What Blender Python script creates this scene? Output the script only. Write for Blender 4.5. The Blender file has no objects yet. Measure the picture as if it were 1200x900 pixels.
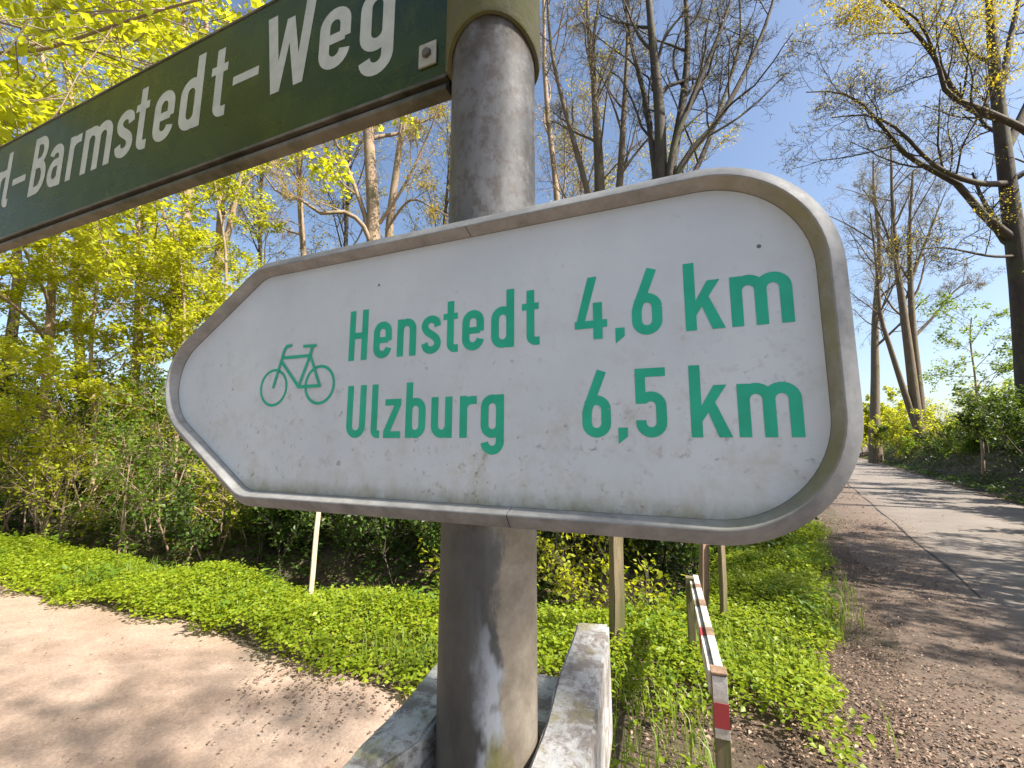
import bpy, bmesh, math, numpy as np
from mathutils import Vector

# ---------------------------------------------------------------- camera, sky, sun, exposure
scene = bpy.context.scene
C = scene.collection
CAM_Z = 1.45
PITCH = math.atan(69 / 500); ROLL = math.radians(0.17)
cam_data = bpy.data.cameras.new('camera'); cam_data.lens = 15.0; cam_data.sensor_width = 36.0
cam_data.clip_start = 0.02; cam_data.clip_end = 3000
cam = bpy.data.objects.new('camera', cam_data); C.objects.link(cam)
cam.location = (0, 0, CAM_Z)
from mathutils import Matrix
cam.rotation_euler = (Matrix.Rotation(math.pi / 2 + PITCH, 3, 'X') @ Matrix.Rotation(ROLL, 3, 'Z')).to_euler()
scene.camera = cam
SUN_AZ, SUN_EL = math.radians(114), math.radians(46)
world = bpy.data.worlds.new('World'); scene.world = world; world.use_nodes = True
sky_node = world.node_tree.nodes.new('ShaderNodeTexSky'); sky_node.sky_type = 'NISHITA'; sky_node.sun_disc = False
sky_node.sun_elevation = SUN_EL; sky_node.sun_rotation = SUN_AZ; sky_node.air_density = 1.0; sky_node.dust_density = 2.0; sky_node.ozone_density = 1.3
bg_node = world.node_tree.nodes['Background']
world.node_tree.links.new(sky_node.outputs[0], bg_node.inputs[0]); bg_node.inputs[1].default_value = 0.092
sun_data = bpy.data.lights.new('sun', 'SUN'); sun_data.energy = 5.0; sun_data.angle = math.radians(0.55); sun_data.color = (1.0, 0.93, 0.82)
sun = bpy.data.objects.new('sun', sun_data); C.objects.link(sun); sun.location = (20, 8, 30)
sun_dir = Vector((math.sin(SUN_AZ) * math.cos(SUN_EL), math.cos(SUN_AZ) * math.cos(SUN_EL), math.sin(SUN_EL)))
sun.rotation_euler = sun_dir.to_track_quat('Z', 'Y').to_euler()
scene.view_settings.view_transform = 'Standard'; scene.view_settings.look = 'None'
scene.view_settings.gamma = 1.0; scene.view_settings.exposure = 1.35
scene.cycles.max_bounces = 8; scene.cycles.transmission_bounces = 6; scene.cycles.diffuse_bounces = 4
scene.cycles.use_denoising = True

rng = np.random.default_rng(7); far_twigs = True

# ---------------------------------------------------------------- helpers
def tag(o, label=None, cat=None, group=None, kind=None):
    if label: o['label'] = label
    if cat: o['category'] = cat
    if group: o['group'] = group
    if kind: o['kind'] = kind
    return o
def link(o, parent=None):
    C.objects.link(o)
    if parent is not None: o.parent = parent
    return o
def empty(name, loc=(0, 0, 0), rz=0.0):
    o = bpy.data.objects.new(name, None); C.objects.link(o); o.location = loc; o.rotation_euler = (0, 0, rz); o.empty_display_size = 0.1
    return o
def mesh_obj(name, verts, faces, mat, parent=None, smooth=False):
    """faces: an (M,3) or (M,4) array, or a list of such arrays"""
    if not isinstance(faces, (list, tuple)): faces = [faces]
    v = np.asarray(verts, dtype=np.float32).reshape(-1, 3)
    fl = [np.asarray(f, dtype=np.int32) for f in faces if len(f)]
    loops = np.concatenate([f.ravel() for f in fl]); tot = np.concatenate([np.full(len(f), f.shape[1], np.int32) for f in fl])
    start = np.concatenate([[0], np.cumsum(tot)[:-1]]).astype(np.int32)
    me = bpy.data.meshes.new(name)
    me.vertices.add(len(v)); me.vertices.foreach_set('co', v.ravel())
    me.loops.add(len(loops)); me.loops.foreach_set('vertex_index', loops)
    me.polygons.add(len(tot)); me.polygons.foreach_set('loop_start', start); me.polygons.foreach_set('loop_total', tot)
    if smooth: me.polygons.foreach_set('use_smooth', np.ones(len(tot), bool))
    me.update(calc_edges=True); me.validate()
    if mat: me.materials.append(mat)
    return link(bpy.data.objects.new(name, me), parent)
def bm_obj(name, bm, mat, parent=None, smooth=False):
    me = bpy.data.meshes.new(name); bmesh.ops.recalc_face_normals(bm, faces=bm.faces); bm.to_mesh(me); bm.free()
    if smooth:
        for p in me.polygons: p.use_smooth = True
    if mat: me.materials.append(mat)
    return link(bpy.data.objects.new(name, me), parent)
def box(name, lo, hi, mat, parent=None, bevel=0.0, seg=2, warp=0.0, cuts=0):
    bm = bmesh.new(); bmesh.ops.create_cube(bm, size=1)
    lo = Vector(lo); hi = Vector(hi)
    for v in bm.verts: v.co = Vector([lo[i] + (v.co[i] + 0.5) * (hi[i] - lo[i]) for i in range(3)])
    if cuts:
        ax = max(range(3), key=lambda i: hi[i] - lo[i])
        eds = [e for e in bm.edges if abs((e.verts[0].co - e.verts[1].co)[ax]) > 1e-6]
        bmesh.ops.subdivide_edges(bm, edges=eds, cuts=cuts)
    if bevel:
        bmesh.ops.bevel(bm, geom=[e for e in bm.edges if e.calc_face_angle(0) > 0.5], offset=bevel, segments=seg, affect='EDGES', profile=0.6)
    if warp:
        for v in bm.verts: v.co += Vector(rng.normal(0, warp, 3))
    return bm_obj(name, bm, mat, parent)
def nrm(a): return a / np.maximum(np.linalg.norm(a, axis=-1, keepdims=True), 1e-9)

# camera geometry, used to lay things out at real distances
Fv = np.array([0, math.cos(PITCH), math.sin(PITCH)]); Uv = np.array([0, -math.sin(PITCH), math.cos(PITCH)])
def at(px, py, Y):
    dx = (px - 600) / 500; dy = -(py - 450) / 500
    c, s = math.cos(ROLL), math.sin(ROLL)
    dx, dy = dx * c - dy * s, dx * s + dy * c
    r = Fv + np.array([1., 0, 0]) * dx + Uv * dy
    return r * (Y / r[1]) + np.array([0, 0, CAM_Z])

# ---------------------------------------------------------------- materials
class NT:
    def __init__(s, name):
        s.m = bpy.data.materials.new(name); s.m.use_nodes = True; s.t = s.m.node_tree
        s.b = s.t.nodes['Principled BSDF']; s.out = s.t.nodes['Material Output']
        s.tc = s.t.nodes.new('ShaderNodeTexCoord')
    def n(s, typ, **kw):
        nd = s.t.nodes.new('ShaderNode' + typ)
        for k, v in kw.items(): setattr(nd, k, v)
        return nd
    def l(s, a, b): s.t.links.new(a, b)
    def noise(s, scale, detail=4, rough=0.6, co=None, stretch=None, dist=0.0):
        nd = s.n('TexNoise'); nd.inputs['Scale'].default_value = scale; nd.inputs['Detail'].default_value = detail
        nd.inputs['Roughness'].default_value = rough; nd.inputs['Distortion'].default_value = dist
        co = co or s.tc.outputs['Object']
        if stretch:
            mp = s.n('Mapping'); mp.inputs['Scale'].default_value = stretch; s.l(co, mp.inputs[0]); co = mp.outputs[0]
        s.l(co, nd.inputs['Vector']); return nd.outputs['Fac']
    def ramp(s, fac, *stops):
        r = s.n('ValToRGB'); e = r.color_ramp.elements
        while len(e) < len(stops): e.new(0.5)
        for i, (p, c) in enumerate(stops):
            e[i].position = p; e[i].color = (c, c, c, 1) if isinstance(c, (int, float)) else (*c, 1)
        s.l(fac, r.inputs[0]); return r.outputs[0]
    def mix(s, fac, a, b, mode='MIX'):
        m = s.n('MixRGB', blend_type=mode)
        for i, v in ((0, fac), (1, a), (2, b)):
            if isinstance(v, (int, float)): m.inputs[i].default_value = v if i == 0 else (v, v, v, 1)
            elif isinstance(v, tuple): m.inputs[i].default_value = (*v, 1)
            else: s.l(v, m.inputs[i])
        return m.outputs[0]
    def math(s, op, a, b=None, clamp=False):
        m = s.n('Math', operation=op); m.use_clamp = clamp
        for i, v in ((0, a), (1, b)):
            if v is None: continue
            if isinstance(v, (int, float)): m.inputs[i].default_value = v
            else: s.l(v, m.inputs[i])
        return m.outputs[0]
    def sep(s, co=None):
        x = s.n('SeparateXYZ'); s.l(co or s.tc.outputs['Object'], x.inputs[0]); return x.outputs
    def maprange(s, v, a, b, c=0., d=1.):
        m = s.n('MapRange'); s.l(v, m.inputs[0]); m.inputs[1].default_value = a; m.inputs[2].default_value = b; m.inputs[3].default_value = c; m.inputs[4].default_value = d
        return m.outputs[0]
    def bump(s, h, strength=0.3, dist=0.01):
        b = s.n('Bump'); b.inputs['Strength'].default_value = strength; b.inputs['Distance'].default_value = dist
        s.l(h, b.inputs['Height']); s.l(b.outputs[0], s.b.inputs['Normal'])
    def col(s, c):
        if isinstance(c, tuple): s.b.inputs['Base Color'].default_value = (*c, 1)
        else: s.l(c, s.b.inputs['Base Color'])
        return s
    def rough(s, r):
        if isinstance(r, (int, float)): s.b.inputs['Roughness'].default_value = r
        else: s.l(r, s.b.inputs['Roughness'])
        return s
    def metal(s, v): s.b.inputs['Metallic'].default_value = v; return s

def mat_panel():
    t = NT('weathered_white_sheet'); x = t.sep(); z = x[2]
    big = t.noise(9, 5); base = t.mix(t.ramp(big, (0.35, 0.0), (0.7, 1.0)), (0.47, 0.52, 0.565), (0.55, 0.60, 0.635))
    # grime creeping up from the lower lip, blotchy
    low = t.maprange(z, -0.052, -0.022, 1, 0); streak = t.noise(60, 5, 0.7, stretch=(1, 1, 0.45))
    g = t.math('MULTIPLY', low, t.ramp(streak, (0.38, 0.0), (0.75, 1.0)), True)
    base = t.mix(t.math('MULTIPLY', g, 0.85), base, (0.24, 0.24, 0.13))
    edge = t.maprange(z, 0.186, 0.176, 0.5, 0.0); base = t.mix(t.math('MULTIPLY', edge, streak), base, (0.2, 0.2, 0.16))
    mid = t.maprange(z, 0.16, -0.02, 0.12, 1)
    sp = t.ramp(t.noise(130, 3, 0.6), (0.60, 0.0), (0.70, 1.0)); patch = t.ramp(t.noise(17, 4, 0.7), (0.45, 0.0), (0.62, 1.0))
    base = t.mix(t.math('MULTIPLY', t.math('MULTIPLY', sp, patch), t.math('MULTIPLY', mid, 0.95)), base, (0.13, 0.115, 0.085))
    sp2 = t.ramp(t.noise(75, 4, 0.7), (0.56, 0.0), (0.68, 1.0)); patch2 = t.ramp(t.noise(11, 4, 0.65), (0.46, 0.0), (0.60, 1.0)); base = t.mix(t.math('MULTIPLY', t.math('MULTIPLY', sp2, patch2), t.math('MULTIPLY', mid, 0.6)), base, (0.22, 0.20, 0.15))
    rim = t.ramp(t.noise(45, 5, 0.7), (0.3, 0.2), (0.65, 1.0)); base = t.mix(t.math('MULTIPLY', t.maprange(z, -0.050, -0.036, 0.85, 0.0), rim), base, (0.15, 0.145, 0.07))
    smear = t.ramp(t.noise(28, 6, 0.75), (0.50, 0.0), (0.72, 1.0)); base = t.mix(t.math('MULTIPLY', smear, t.math('MULTIPLY', mid, 0.55)), base, (0.36, 0.34, 0.27))
    v = t.n('TexVoronoi'); v.inputs['Scale'].default_value = 34; t.l(t.tc.outputs['Object'], v.inputs['Vector'])
    d = t.math('LESS_THAN', v.outputs['Distance'], 0.05); r = t.math('GREATER_THAN', t.sep(v.outputs['Color'])[0], 0.68)
    base = t.mix(t.math('MULTIPLY', t.math('MULTIPLY', d, r), 0.85), base, (0.04, 0.035, 0.03))
    t.col(base).rough(t.ramp(big, (0.3, 0.5), (0.7, 0.38))); t.bump(t.noise(220, 2), 0.04, 0.001); return t.m
def mat_letter(c1, c2, name, dirt=0.35):
    t = NT(name); b = t.mix(t.ramp(t.noise(40, 4), (0.35, 0), (0.7, 1)), c1, c2)
    sp = t.ramp(t.noise(150, 3), (0.66, 0), (0.74, 1)); b = t.mix(t.math('MULTIPLY', sp, dirt), b, (0.10, 0.11, 0.09))
    t.col(b).rough(0.42); return t.m
def mat_frame():
    t = NT('dull_aluminium_edging'); g = t.n('NewGeometry'); x = t.sep()
    n1 = t.noise(35, 5, 0.7); base = t.mix(t.ramp(n1, (0.3, 0), (0.7, 1)), (0.115, 0.12, 0.125), (0.24, 0.245, 0.25))
    inner = t.n('Attribute'); inner.attribute_name = 'inner'; base = t.mix(inner.outputs['Fac'], base, t.mix(t.ramp(t.noise(50, 5, 0.7), (0.3, 0), (0.7, 1)), (0.20, 0.20, 0.195), (0.35, 0.345, 0.34)))  # inner bevel painted lighter, as if caught by grazing sun
    # algae settled where the sheet meets the profile and along the ledge
    y = t.math('MULTIPLY', x[1], -1.0)
    groove = t.maprange(y, 0.0014, 0.0002, 0.0, 1.0)
    al = t.math('MULTIPLY', t.maprange(x[0], 0.12, 0.245, 0.06, 1.0), t.ramp(t.noise(24, 5, 0.7), (0.32, 0.15), (0.62, 1.0)))
    base = t.mix(t.math('MULTIPLY', inner.outputs['Fac'], t.math('MULTIPLY', al, 0.85), True), base, (0.20, 0.19, 0.07))
    base = t.mix(t.math('MULTIPLY', t.math('MULTIPLY', groove, inner.outputs['Fac']), 0.75, True), base, (0.07, 0.07, 0.04))
    sp = t.ramp(t.noise(110, 4, 0.7), (0.58, 0), (0.72, 1)); base = t.mix(t.math('MULTIPLY', sp, 0.4), base, (0.13, 0.12, 0.08))
    t.col(base).rough(t.ramp(n1, (0.3, 0.72), (0.7, 0.55))).metal(0.1); t.bump(t.noise(180, 4), 0.12, 0.001); return t.m
def mat_green_panel():
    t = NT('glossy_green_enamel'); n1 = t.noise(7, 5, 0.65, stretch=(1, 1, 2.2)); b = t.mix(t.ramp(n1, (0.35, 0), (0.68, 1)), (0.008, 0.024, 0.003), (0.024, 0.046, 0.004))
    reflection_paint = t.ramp(t.noise(18, 6, 0.7, stretch=(1, 1, 0.5)), (0.5, 0), (0.8, 1)); b = t.mix(t.math('MULTIPLY', reflection_paint, 0.55), b, (0.085, 0.10, 0.006))  # yellow-green blotches: reflected foliage painted into the enamel colour
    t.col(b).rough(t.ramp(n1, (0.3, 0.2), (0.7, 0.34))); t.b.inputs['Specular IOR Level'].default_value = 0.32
    return t.m
def mat_grimy(name, a, b, moss, amount, scale=20, rough=0.6, metal=0.0, bump=0.25, stretch=None, bscale=None, bdist=0.002):
    t = NT(name); n1 = t.noise(scale, 6, 0.65, stretch=stretch); base = t.mix(t.ramp(n1, (0.3, 0), (0.72, 1)), a, b)
    m = t.ramp(t.noise(scale * 0.45, 5, 0.7, stretch=stretch), (0.62 - amount * 0.4, 0), (0.75 - amount * 0.25, 1)); base = t.mix(m, base, moss)
    sp = t.ramp(t.noise(scale * 6, 3, 0.6), (0.62, 0), (0.7, 1)); base = t.mix(t.math('MULTIPLY', sp, 0.5), base, (0.06, 0.055, 0.04))
    t.col(base).rough(rough).metal(metal); t.bump(t.noise(bscale or scale * 4, 5, 0.65, stretch=stretch), bump, bdist); return t.m
def mat_lichen(name, a, b, moss):
    t = NT(name); n1 = t.noise(30, 6, 0.65); base = t.mix(t.ramp(n1, (0.3, 0), (0.7, 1)), a, b)
    l1 = t.ramp(t.noise(22, 7, 0.78, dist=0.4), (0.47, 0), (0.56, 1)); base = t.mix(t.math('MULTIPLY', l1, 0.8), base, (0.15, 0.12, 0.10))
    l2 = t.ramp(t.noise(14, 5, 0.7), (0.52, 0), (0.62, 1)); base = t.mix(t.math('MULTIPLY', l2, 0.7), base, moss)
    l3 = t.ramp(t.noise(120, 4, 0.7), (0.55, 0), (0.62, 1)); base = t.mix(t.math('MULTIPLY', l3, 0.5), base, (0.10, 0.085, 0.06))
    t.col(base).rough(0.85); t.bump(t.noise(90, 6, 0.75), 0.6, 0.004); return t.m
def mat_pole():
    t = NT('old_galvanised_steel'); x = t.sep(); z = x[2]
    n1 = t.noise(16, 6, 0.7, stretch=(1, 1, 0.4)); base = t.mix(t.ramp(n1, (0.3, 0), (0.72, 1)), (0.075, 0.075, 0.078), (0.19, 0.19, 0.195))
    pit = t.ramp(t.noise(95, 4, 0.7, stretch=(1, 1, 0.7)), (0.48, 0), (0.62, 1)); base = t.mix(t.math('MULTIPLY', pit, 0.75), base, (0.075, 0.06, 0.048))
    lime = t.ramp(t.noise(60, 5, 0.75), (0.52, 0), (0.66, 1)); base = t.mix(t.math('MULTIPLY', lime, t.maprange(x[0], 0.005, 0.04, 0, 0.5)), base, (0.34, 0.32, 0.28))
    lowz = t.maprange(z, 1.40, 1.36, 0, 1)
    # below the sign: tan on the right, darker with a ragged edge on the left, chalky flakes between
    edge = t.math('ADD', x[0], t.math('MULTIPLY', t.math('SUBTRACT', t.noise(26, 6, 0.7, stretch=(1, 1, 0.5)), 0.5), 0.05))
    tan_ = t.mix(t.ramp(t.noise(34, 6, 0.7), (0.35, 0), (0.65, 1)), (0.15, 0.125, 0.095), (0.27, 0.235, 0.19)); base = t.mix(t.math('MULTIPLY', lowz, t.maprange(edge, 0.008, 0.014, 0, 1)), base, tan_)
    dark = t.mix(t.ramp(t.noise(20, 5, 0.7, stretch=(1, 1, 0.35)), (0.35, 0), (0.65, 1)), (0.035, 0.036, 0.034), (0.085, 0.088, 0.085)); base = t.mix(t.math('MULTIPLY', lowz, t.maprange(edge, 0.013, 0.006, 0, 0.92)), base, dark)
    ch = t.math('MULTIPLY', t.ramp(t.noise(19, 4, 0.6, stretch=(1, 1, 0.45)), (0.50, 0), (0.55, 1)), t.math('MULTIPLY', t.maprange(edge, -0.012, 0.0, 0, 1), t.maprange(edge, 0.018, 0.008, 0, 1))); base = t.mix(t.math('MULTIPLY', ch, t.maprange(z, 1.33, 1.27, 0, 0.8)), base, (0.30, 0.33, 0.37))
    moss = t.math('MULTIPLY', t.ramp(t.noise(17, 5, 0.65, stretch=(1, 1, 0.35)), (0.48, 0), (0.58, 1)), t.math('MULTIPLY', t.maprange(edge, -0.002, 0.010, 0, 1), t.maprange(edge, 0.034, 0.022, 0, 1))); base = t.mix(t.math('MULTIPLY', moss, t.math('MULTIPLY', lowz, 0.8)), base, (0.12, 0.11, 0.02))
    top = t.maprange(z, 1.80, 1.86, 0, 1); base = t.mix(t.math('MULTIPLY', top, t.ramp(t.noise(34, 5, 0.7), (0.38, 0), (0.6, 1))), base, (0.05, 0.04, 0.025))
    t.col(base).rough(0.62).metal(0.15); t.bump(t.noise(80, 5, 0.7, stretch=(1, 1, 0.6)), 0.3, 0.0015); return t.m
def mat_bark(name, a, b, moss=(0.09, 0.10, 0.03), amt=0.5):
    t = NT(name); n1 = t.noise(7, 6, 0.7, stretch=(1, 1, 0.35)); base = t.mix(t.ramp(n1, (0.3, 0), (0.7, 1)), a, b)
    base = t.mix(t.math('MULTIPLY', t.ramp(t.noise(1.7, 4), (0.48, 0), (0.66, 1)), amt), base, moss)
    t.col(base).rough(0.85); t.bump(t.noise(22, 6, 0.75, stretch=(1, 1, 0.25)), 0.7, 0.03); return t.m
def mat_leaf(name, c1, c2, tr=(0.35, 0.45, 0.03), fac=0.45, rough=0.45):
    t = NT(name); g = t.n('NewGeometry'); r = g.outputs['Random Per Island']
    c = t.mix(r, c1, c2); w = t.noise(1.3, 3); c = t.mix(t.math('MULTIPLY', t.ramp(w, (0.35, 0), (0.65, 1)), 0.35), c, tuple(0.7 * v for v in c1))
    t.col(c).rough(rough); t.b.inputs['Specular IOR Level'].default_value = 0.35
    tl = t.n('BsdfTranslucent'); tc = t.mix(r, tr, tuple(0.75 * v for v in tr)); t.l(tc, tl.inputs[0])
    mx = t.n('MixShader'); mx.inputs[0].default_value = fac; t.l(t.b.outputs[0], mx.inputs[1]); t.l(tl.outputs[0], mx.inputs[2]); t.l(mx.outputs[0], t.out.inputs[0])
    return t.m
def mat_litter():
    t = NT('dry_fallen_leaf'); r = t.n('NewGeometry').outputs['Random Per Island']
    t.col(t.ramp(r, (0.0, (0.10, 0.062, 0.042)), (0.4, (0.19, 0.12, 0.08)), (0.8, (0.25, 0.17, 0.12)), (1.0, (0.36, 0.275, 0.20)))).rough(0.7); return t.m
def mat_soil():
    t = NT('woodland_soil'); n1 = t.noise(2.5, 8, 0.7); b = t.ramp(n1, (0.28, (0.055, 0.038, 0.027)), (0.5, (0.13, 0.088, 0.062)), (0.72, (0.21, 0.148, 0.108)))
    f = t.ramp(t.noise(45, 4, 0.7), (0.4, 0.6), (0.7, 1.25)); b = t.mix(1.0, b, f, 'MULTIPLY')
    gr = t.ramp(t.noise(0.6, 4), (0.45, 0), (0.62, 1)); b = t.mix(t.math('MULTIPLY', gr, 0.3), b, (0.05, 0.075, 0.02))
    t.col(b).rough(0.95); t.bump(t.noise(30, 8, 0.75), 0.8, 0.03); return t.m
def mat_path():
    t = NT('trodden_sandy_earth'); n1 = t.noise(1.1, 6, 0.65); b = t.ramp(n1, (0.3, (0.26, 0.18, 0.13)), (0.5, (0.36, 0.265, 0.205)), (0.7, (0.42, 0.325, 0.26)))
    f = t.ramp(t.noise(70, 5, 0.75), (0.35, 0.72), (0.68, 1.2)); b = t.mix(1.0, b, f, 'MULTIPLY')
    rut = t.ramp(t.noise(1.6, 5, 0.65, stretch=(0.35, 1.2, 1), dist=0.6), (0.5, 0), (0.66, 1)); b = t.mix(t.math('MULTIPLY', rut, 0.5), b, (0.21, 0.145, 0.105)); fine = t.ramp(t.noise(190, 3, 0.6), (0.6, 0), (0.68, 1)); b = t.mix(t.math('MULTIPLY', fine, 0.55), b, (0.10, 0.07, 0.05))
    bl = t.ramp(t.noise(6, 5, 0.7), (0.56, 0), (0.72, 1)); b = t.mix(t.math('MULTIPLY', bl, 0.45), b, (0.17, 0.11, 0.08))
    t.col(b).rough(0.95); t.bump(t.mix(0.5, t.noise(55, 6, 0.75), t.noise(8, 4)), 0.55, 0.02); return t.m
def mat_road():
    t = NT('worn_asphalt'); n1 = t.noise(0.8, 6, 0.65); b = t.ramp(n1, (0.3, (0.145, 0.125, 0.108)), (0.55, (0.195, 0.17, 0.148)), (0.75, (0.245, 0.212, 0.185)))
    f = t.ramp(t.noise(140, 3, 0.7), (0.35, 0.65), (0.7, 1.3)); b = t.mix(1.0, b, f, 'MULTIPLY')
    du = t.ramp(t.noise(3.5, 6, 0.75), (0.45, 0), (0.68, 1)); b = t.mix(t.math('MULTIPLY', du, 0.4), b, (0.26, 0.20, 0.15))
    x = t.sep(); sc = t.math('ADD', t.math('MULTIPLY', x[0], 0.831), t.math('MULTIPLY', x[1], -0.556))
    e = t.math('ADD', t.maprange(sc, 1.75, 1.05, 0, 1), t.math('MULTIPLY', t.math('SUBTRACT', t.noise(2.2, 6, 0.75), 0.5), 1.8), True); dirt = t.ramp(t.noise(28, 6, 0.8), (0.32, (0.07, 0.049, 0.035)), (0.66, (0.19, 0.136, 0.10)))
    b = t.mix(e, b, dirt)
    t.col(b).rough(0.85); t.bump(t.noise(160, 4, 0.7), 0.5, 0.006); return t.m
def mat_flat(name, c, rough=0.7, c2=None, scale=30, bump=0.15):
    t = NT(name); t.col(t.mix(t.ramp(t.noise(scale, 5, 0.7), (0.3, 0), (0.7, 1)), c, c2 or tuple(v * 0.65 for v in c))).rough(rough); t.bump(t.noise(scale * 3, 4), bump, 0.003); return t.m

M = dict(panel=mat_panel(), frame=mat_frame(), teal=mat_letter((0.004, 0.33, 0.20), (0.008, 0.40, 0.25), 'sea_green_film'),
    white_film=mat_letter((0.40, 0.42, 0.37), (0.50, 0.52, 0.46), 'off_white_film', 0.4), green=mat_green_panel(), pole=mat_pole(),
    collar=mat_grimy('mossy_cast_collar', (0.075, 0.07, 0.045), (0.13, 0.12, 0.07), (0.09, 0.095, 0.02), 0.6, 34, 0.8, 0.0, 0.5),
    edge=mat_grimy('dirty_bare_aluminium', (0.09, 0.08, 0.06), (0.19, 0.175, 0.14), (0.045, 0.045, 0.025), 0.5, 18, 0.6, 0.2),
    groove=mat_flat('dark_groove', (0.02, 0.02, 0.018), 0.8), rivet=mat_flat('old_bolt_plate', (0.42, 0.42, 0.36), 0.5, (0.26, 0.26, 0.2)),
    board=mat_lichen('lichened_white_paint', (0.30, 0.30, 0.30), (0.43, 0.43, 0.43), (0.20, 0.175, 0.07)), board2=mat_lichen('algae_white_paint', (0.38, 0.39, 0.36), (0.56, 0.57, 0.54), (0.24, 0.24, 0.08)),
    wood=mat_grimy('grey_weathered_wood', (0.17, 0.12, 0.075), (0.29, 0.22, 0.14), (0.10, 0.10, 0.035), 0.6, 12, 0.85, 0, 0.6, (3, 3, 0.25), 30, 0.004),
    wood2=mat_grimy('split_brown_wood', (0.20, 0.12, 0.075), (0.34, 0.22, 0.15), (0.13, 0.09, 0.05), 0.5, 12, 0.85, 0, 0.6, (3, 3, 0.25), 30, 0.004),
    stake=mat_flat('pale_planed_wood', (0.55, 0.47, 0.36), 0.7, (0.42, 0.34, 0.25)), white=mat_grimy('flaking_white_paint', (0.55, 0.53, 0.49), (0.68, 0.66, 0.62), (0.35, 0.30, 0.24), 0.5, 22, 0.7),
    red=mat_flat('faded_red_paint', (0.36, 0.035, 0.035), 0.6, (0.25, 0.03, 0.035)), rubber=mat_flat('black_rubber', (0.02, 0.02, 0.02), 0.7),
    soil=mat_soil(), path=mat_path(), road=mat_road(), seam=mat_flat('tar_seam', (0.025, 0.022, 0.02), 0.8), litter=mat_litter(),
    bark_tan=mat_bark('tan_bark', (0.22, 0.155, 0.10), (0.38, 0.28, 0.19)), bark_dark=mat_bark('dark_bark', (0.040, 0.030, 0.024), (0.085, 0.064, 0.048)),
    bark_grey=mat_bark('grey_brown_bark', (0.10, 0.075, 0.05), (0.19, 0.145, 0.095), (0.12, 0.11, 0.03), 0.45),
    leaf_lime=mat_leaf('fresh_lime_leaf', (0.20, 0.26, 0.015), (0.42, 0.44, 0.03), (0.76, 0.76, 0.03), 0.52),
    leaf_green=mat_leaf('spring_green_leaf', (0.09, 0.18, 0.02), (0.18, 0.27, 0.03), (0.36, 0.50, 0.03), 0.42),
    leaf_gold=mat_leaf('golden_bud_leaf', (0.34, 0.27, 0.02), (0.44, 0.36, 0.04), (0.65, 0.52, 0.03), 0.45),
    leaf_cover=mat_leaf('ground_elder_leaf', (0.13, 0.22, 0.012), (0.33, 0.38, 0.024), (0.50, 0.60, 0.025), 0.4),
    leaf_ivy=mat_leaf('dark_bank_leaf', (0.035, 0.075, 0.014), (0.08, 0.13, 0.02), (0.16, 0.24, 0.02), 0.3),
    grass=mat_leaf('grass_blade', (0.11, 0.20, 0.02), (0.24, 0.30, 0.05), (0.35, 0.45, 0.04), 0.35), bud=mat_leaf('pale_bud', (0.24, 0.20, 0.06), (0.32, 0.27, 0.09), (0.4, 0.34, 0.08), 0.4))

# ---------------------------------------------------------------- terrain
RD = np.array([0.556, 0.831]); RN = np.array([0.831, -0.556])          # along the road, across it to the right
DITCH = np.array([(-40, 17), (-14, 9.4), (-7.8, 7.35), (-4, 5.75), (-0.8, 4.7), (0.6, 4.25), (1.75, 5.0), (4.0, 9.1), (9, 17), (26, 43), (60, 95)], float)
def ditch_dist(x, y):
    best = np.full(x.shape, 1e9); side = np.zeros(x.shape)
    for a, b in zip(DITCH[:-1], DITCH[1:]):
        ab = b - a; t = np.clip(((x - a[0]) * ab[0] + (y - a[1]) * ab[1]) / (ab @ ab), 0, 1)
        dx = x - a[0] - t * ab[0]; dy = y - a[1] - t * ab[1]; d = np.hypot(dx, dy)
        cr = ab[0] * (y - a[1]) - ab[1] * (x - a[0]); m = d < best
        best = np.where(m, d, best); side = np.where(m, np.sign(cr), side)
    return best * side                                                  # positive on the wood side
def sstep(a, b, x):
    t = np.clip((x - a) / (b - a), 0, 1); return t * t * (3 - 2 * t)
def wob(x, y): return 0.5 * (np.sin(1.7 * x + 0.6 * y) + np.sin(1.1 * y - 2.3 * x + 1.3)) + 0.3 * np.sin(3.9 * x + 2.8 * y)
def rs(x, y): return RN[0] * x + RN[1] * y
def redge(x, y):
    al = RD[0] * x + RD[1] * y; return 4.2 + 0.022 * np.clip(al - 12, 0, 60)
def zfun(x, y):
    x = np.asarray(x, float); y = np.asarray(y, float); s = rs(x, y); e = redge(x, y)
    z = 1.35 * sstep(e + 0.35, e + 2.1, s) - 0.9 * sstep(e + 3.2, e + 6, s)
    d = ditch_dist(x, y)
    z = z - 0.5 * np.exp(-(d / 0.42) ** 2) * (s < 1.5) + 0.30 * sstep(0.3, 3.0, d) * (s < 2)
    off = np.minimum(np.abs(d) > 0.6, 1) * 0.012
    bumpy = 0.03 * wob(x, y) * (sstep(0.3, -0.2, s) * sstep(-1.4, -0.5, d) + sstep(e + 0.3, e + 1.0, s))
    return z + bumpy
def zf(x, y): return float(zfun(np.array([x]), np.array([y]))[0])

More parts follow.
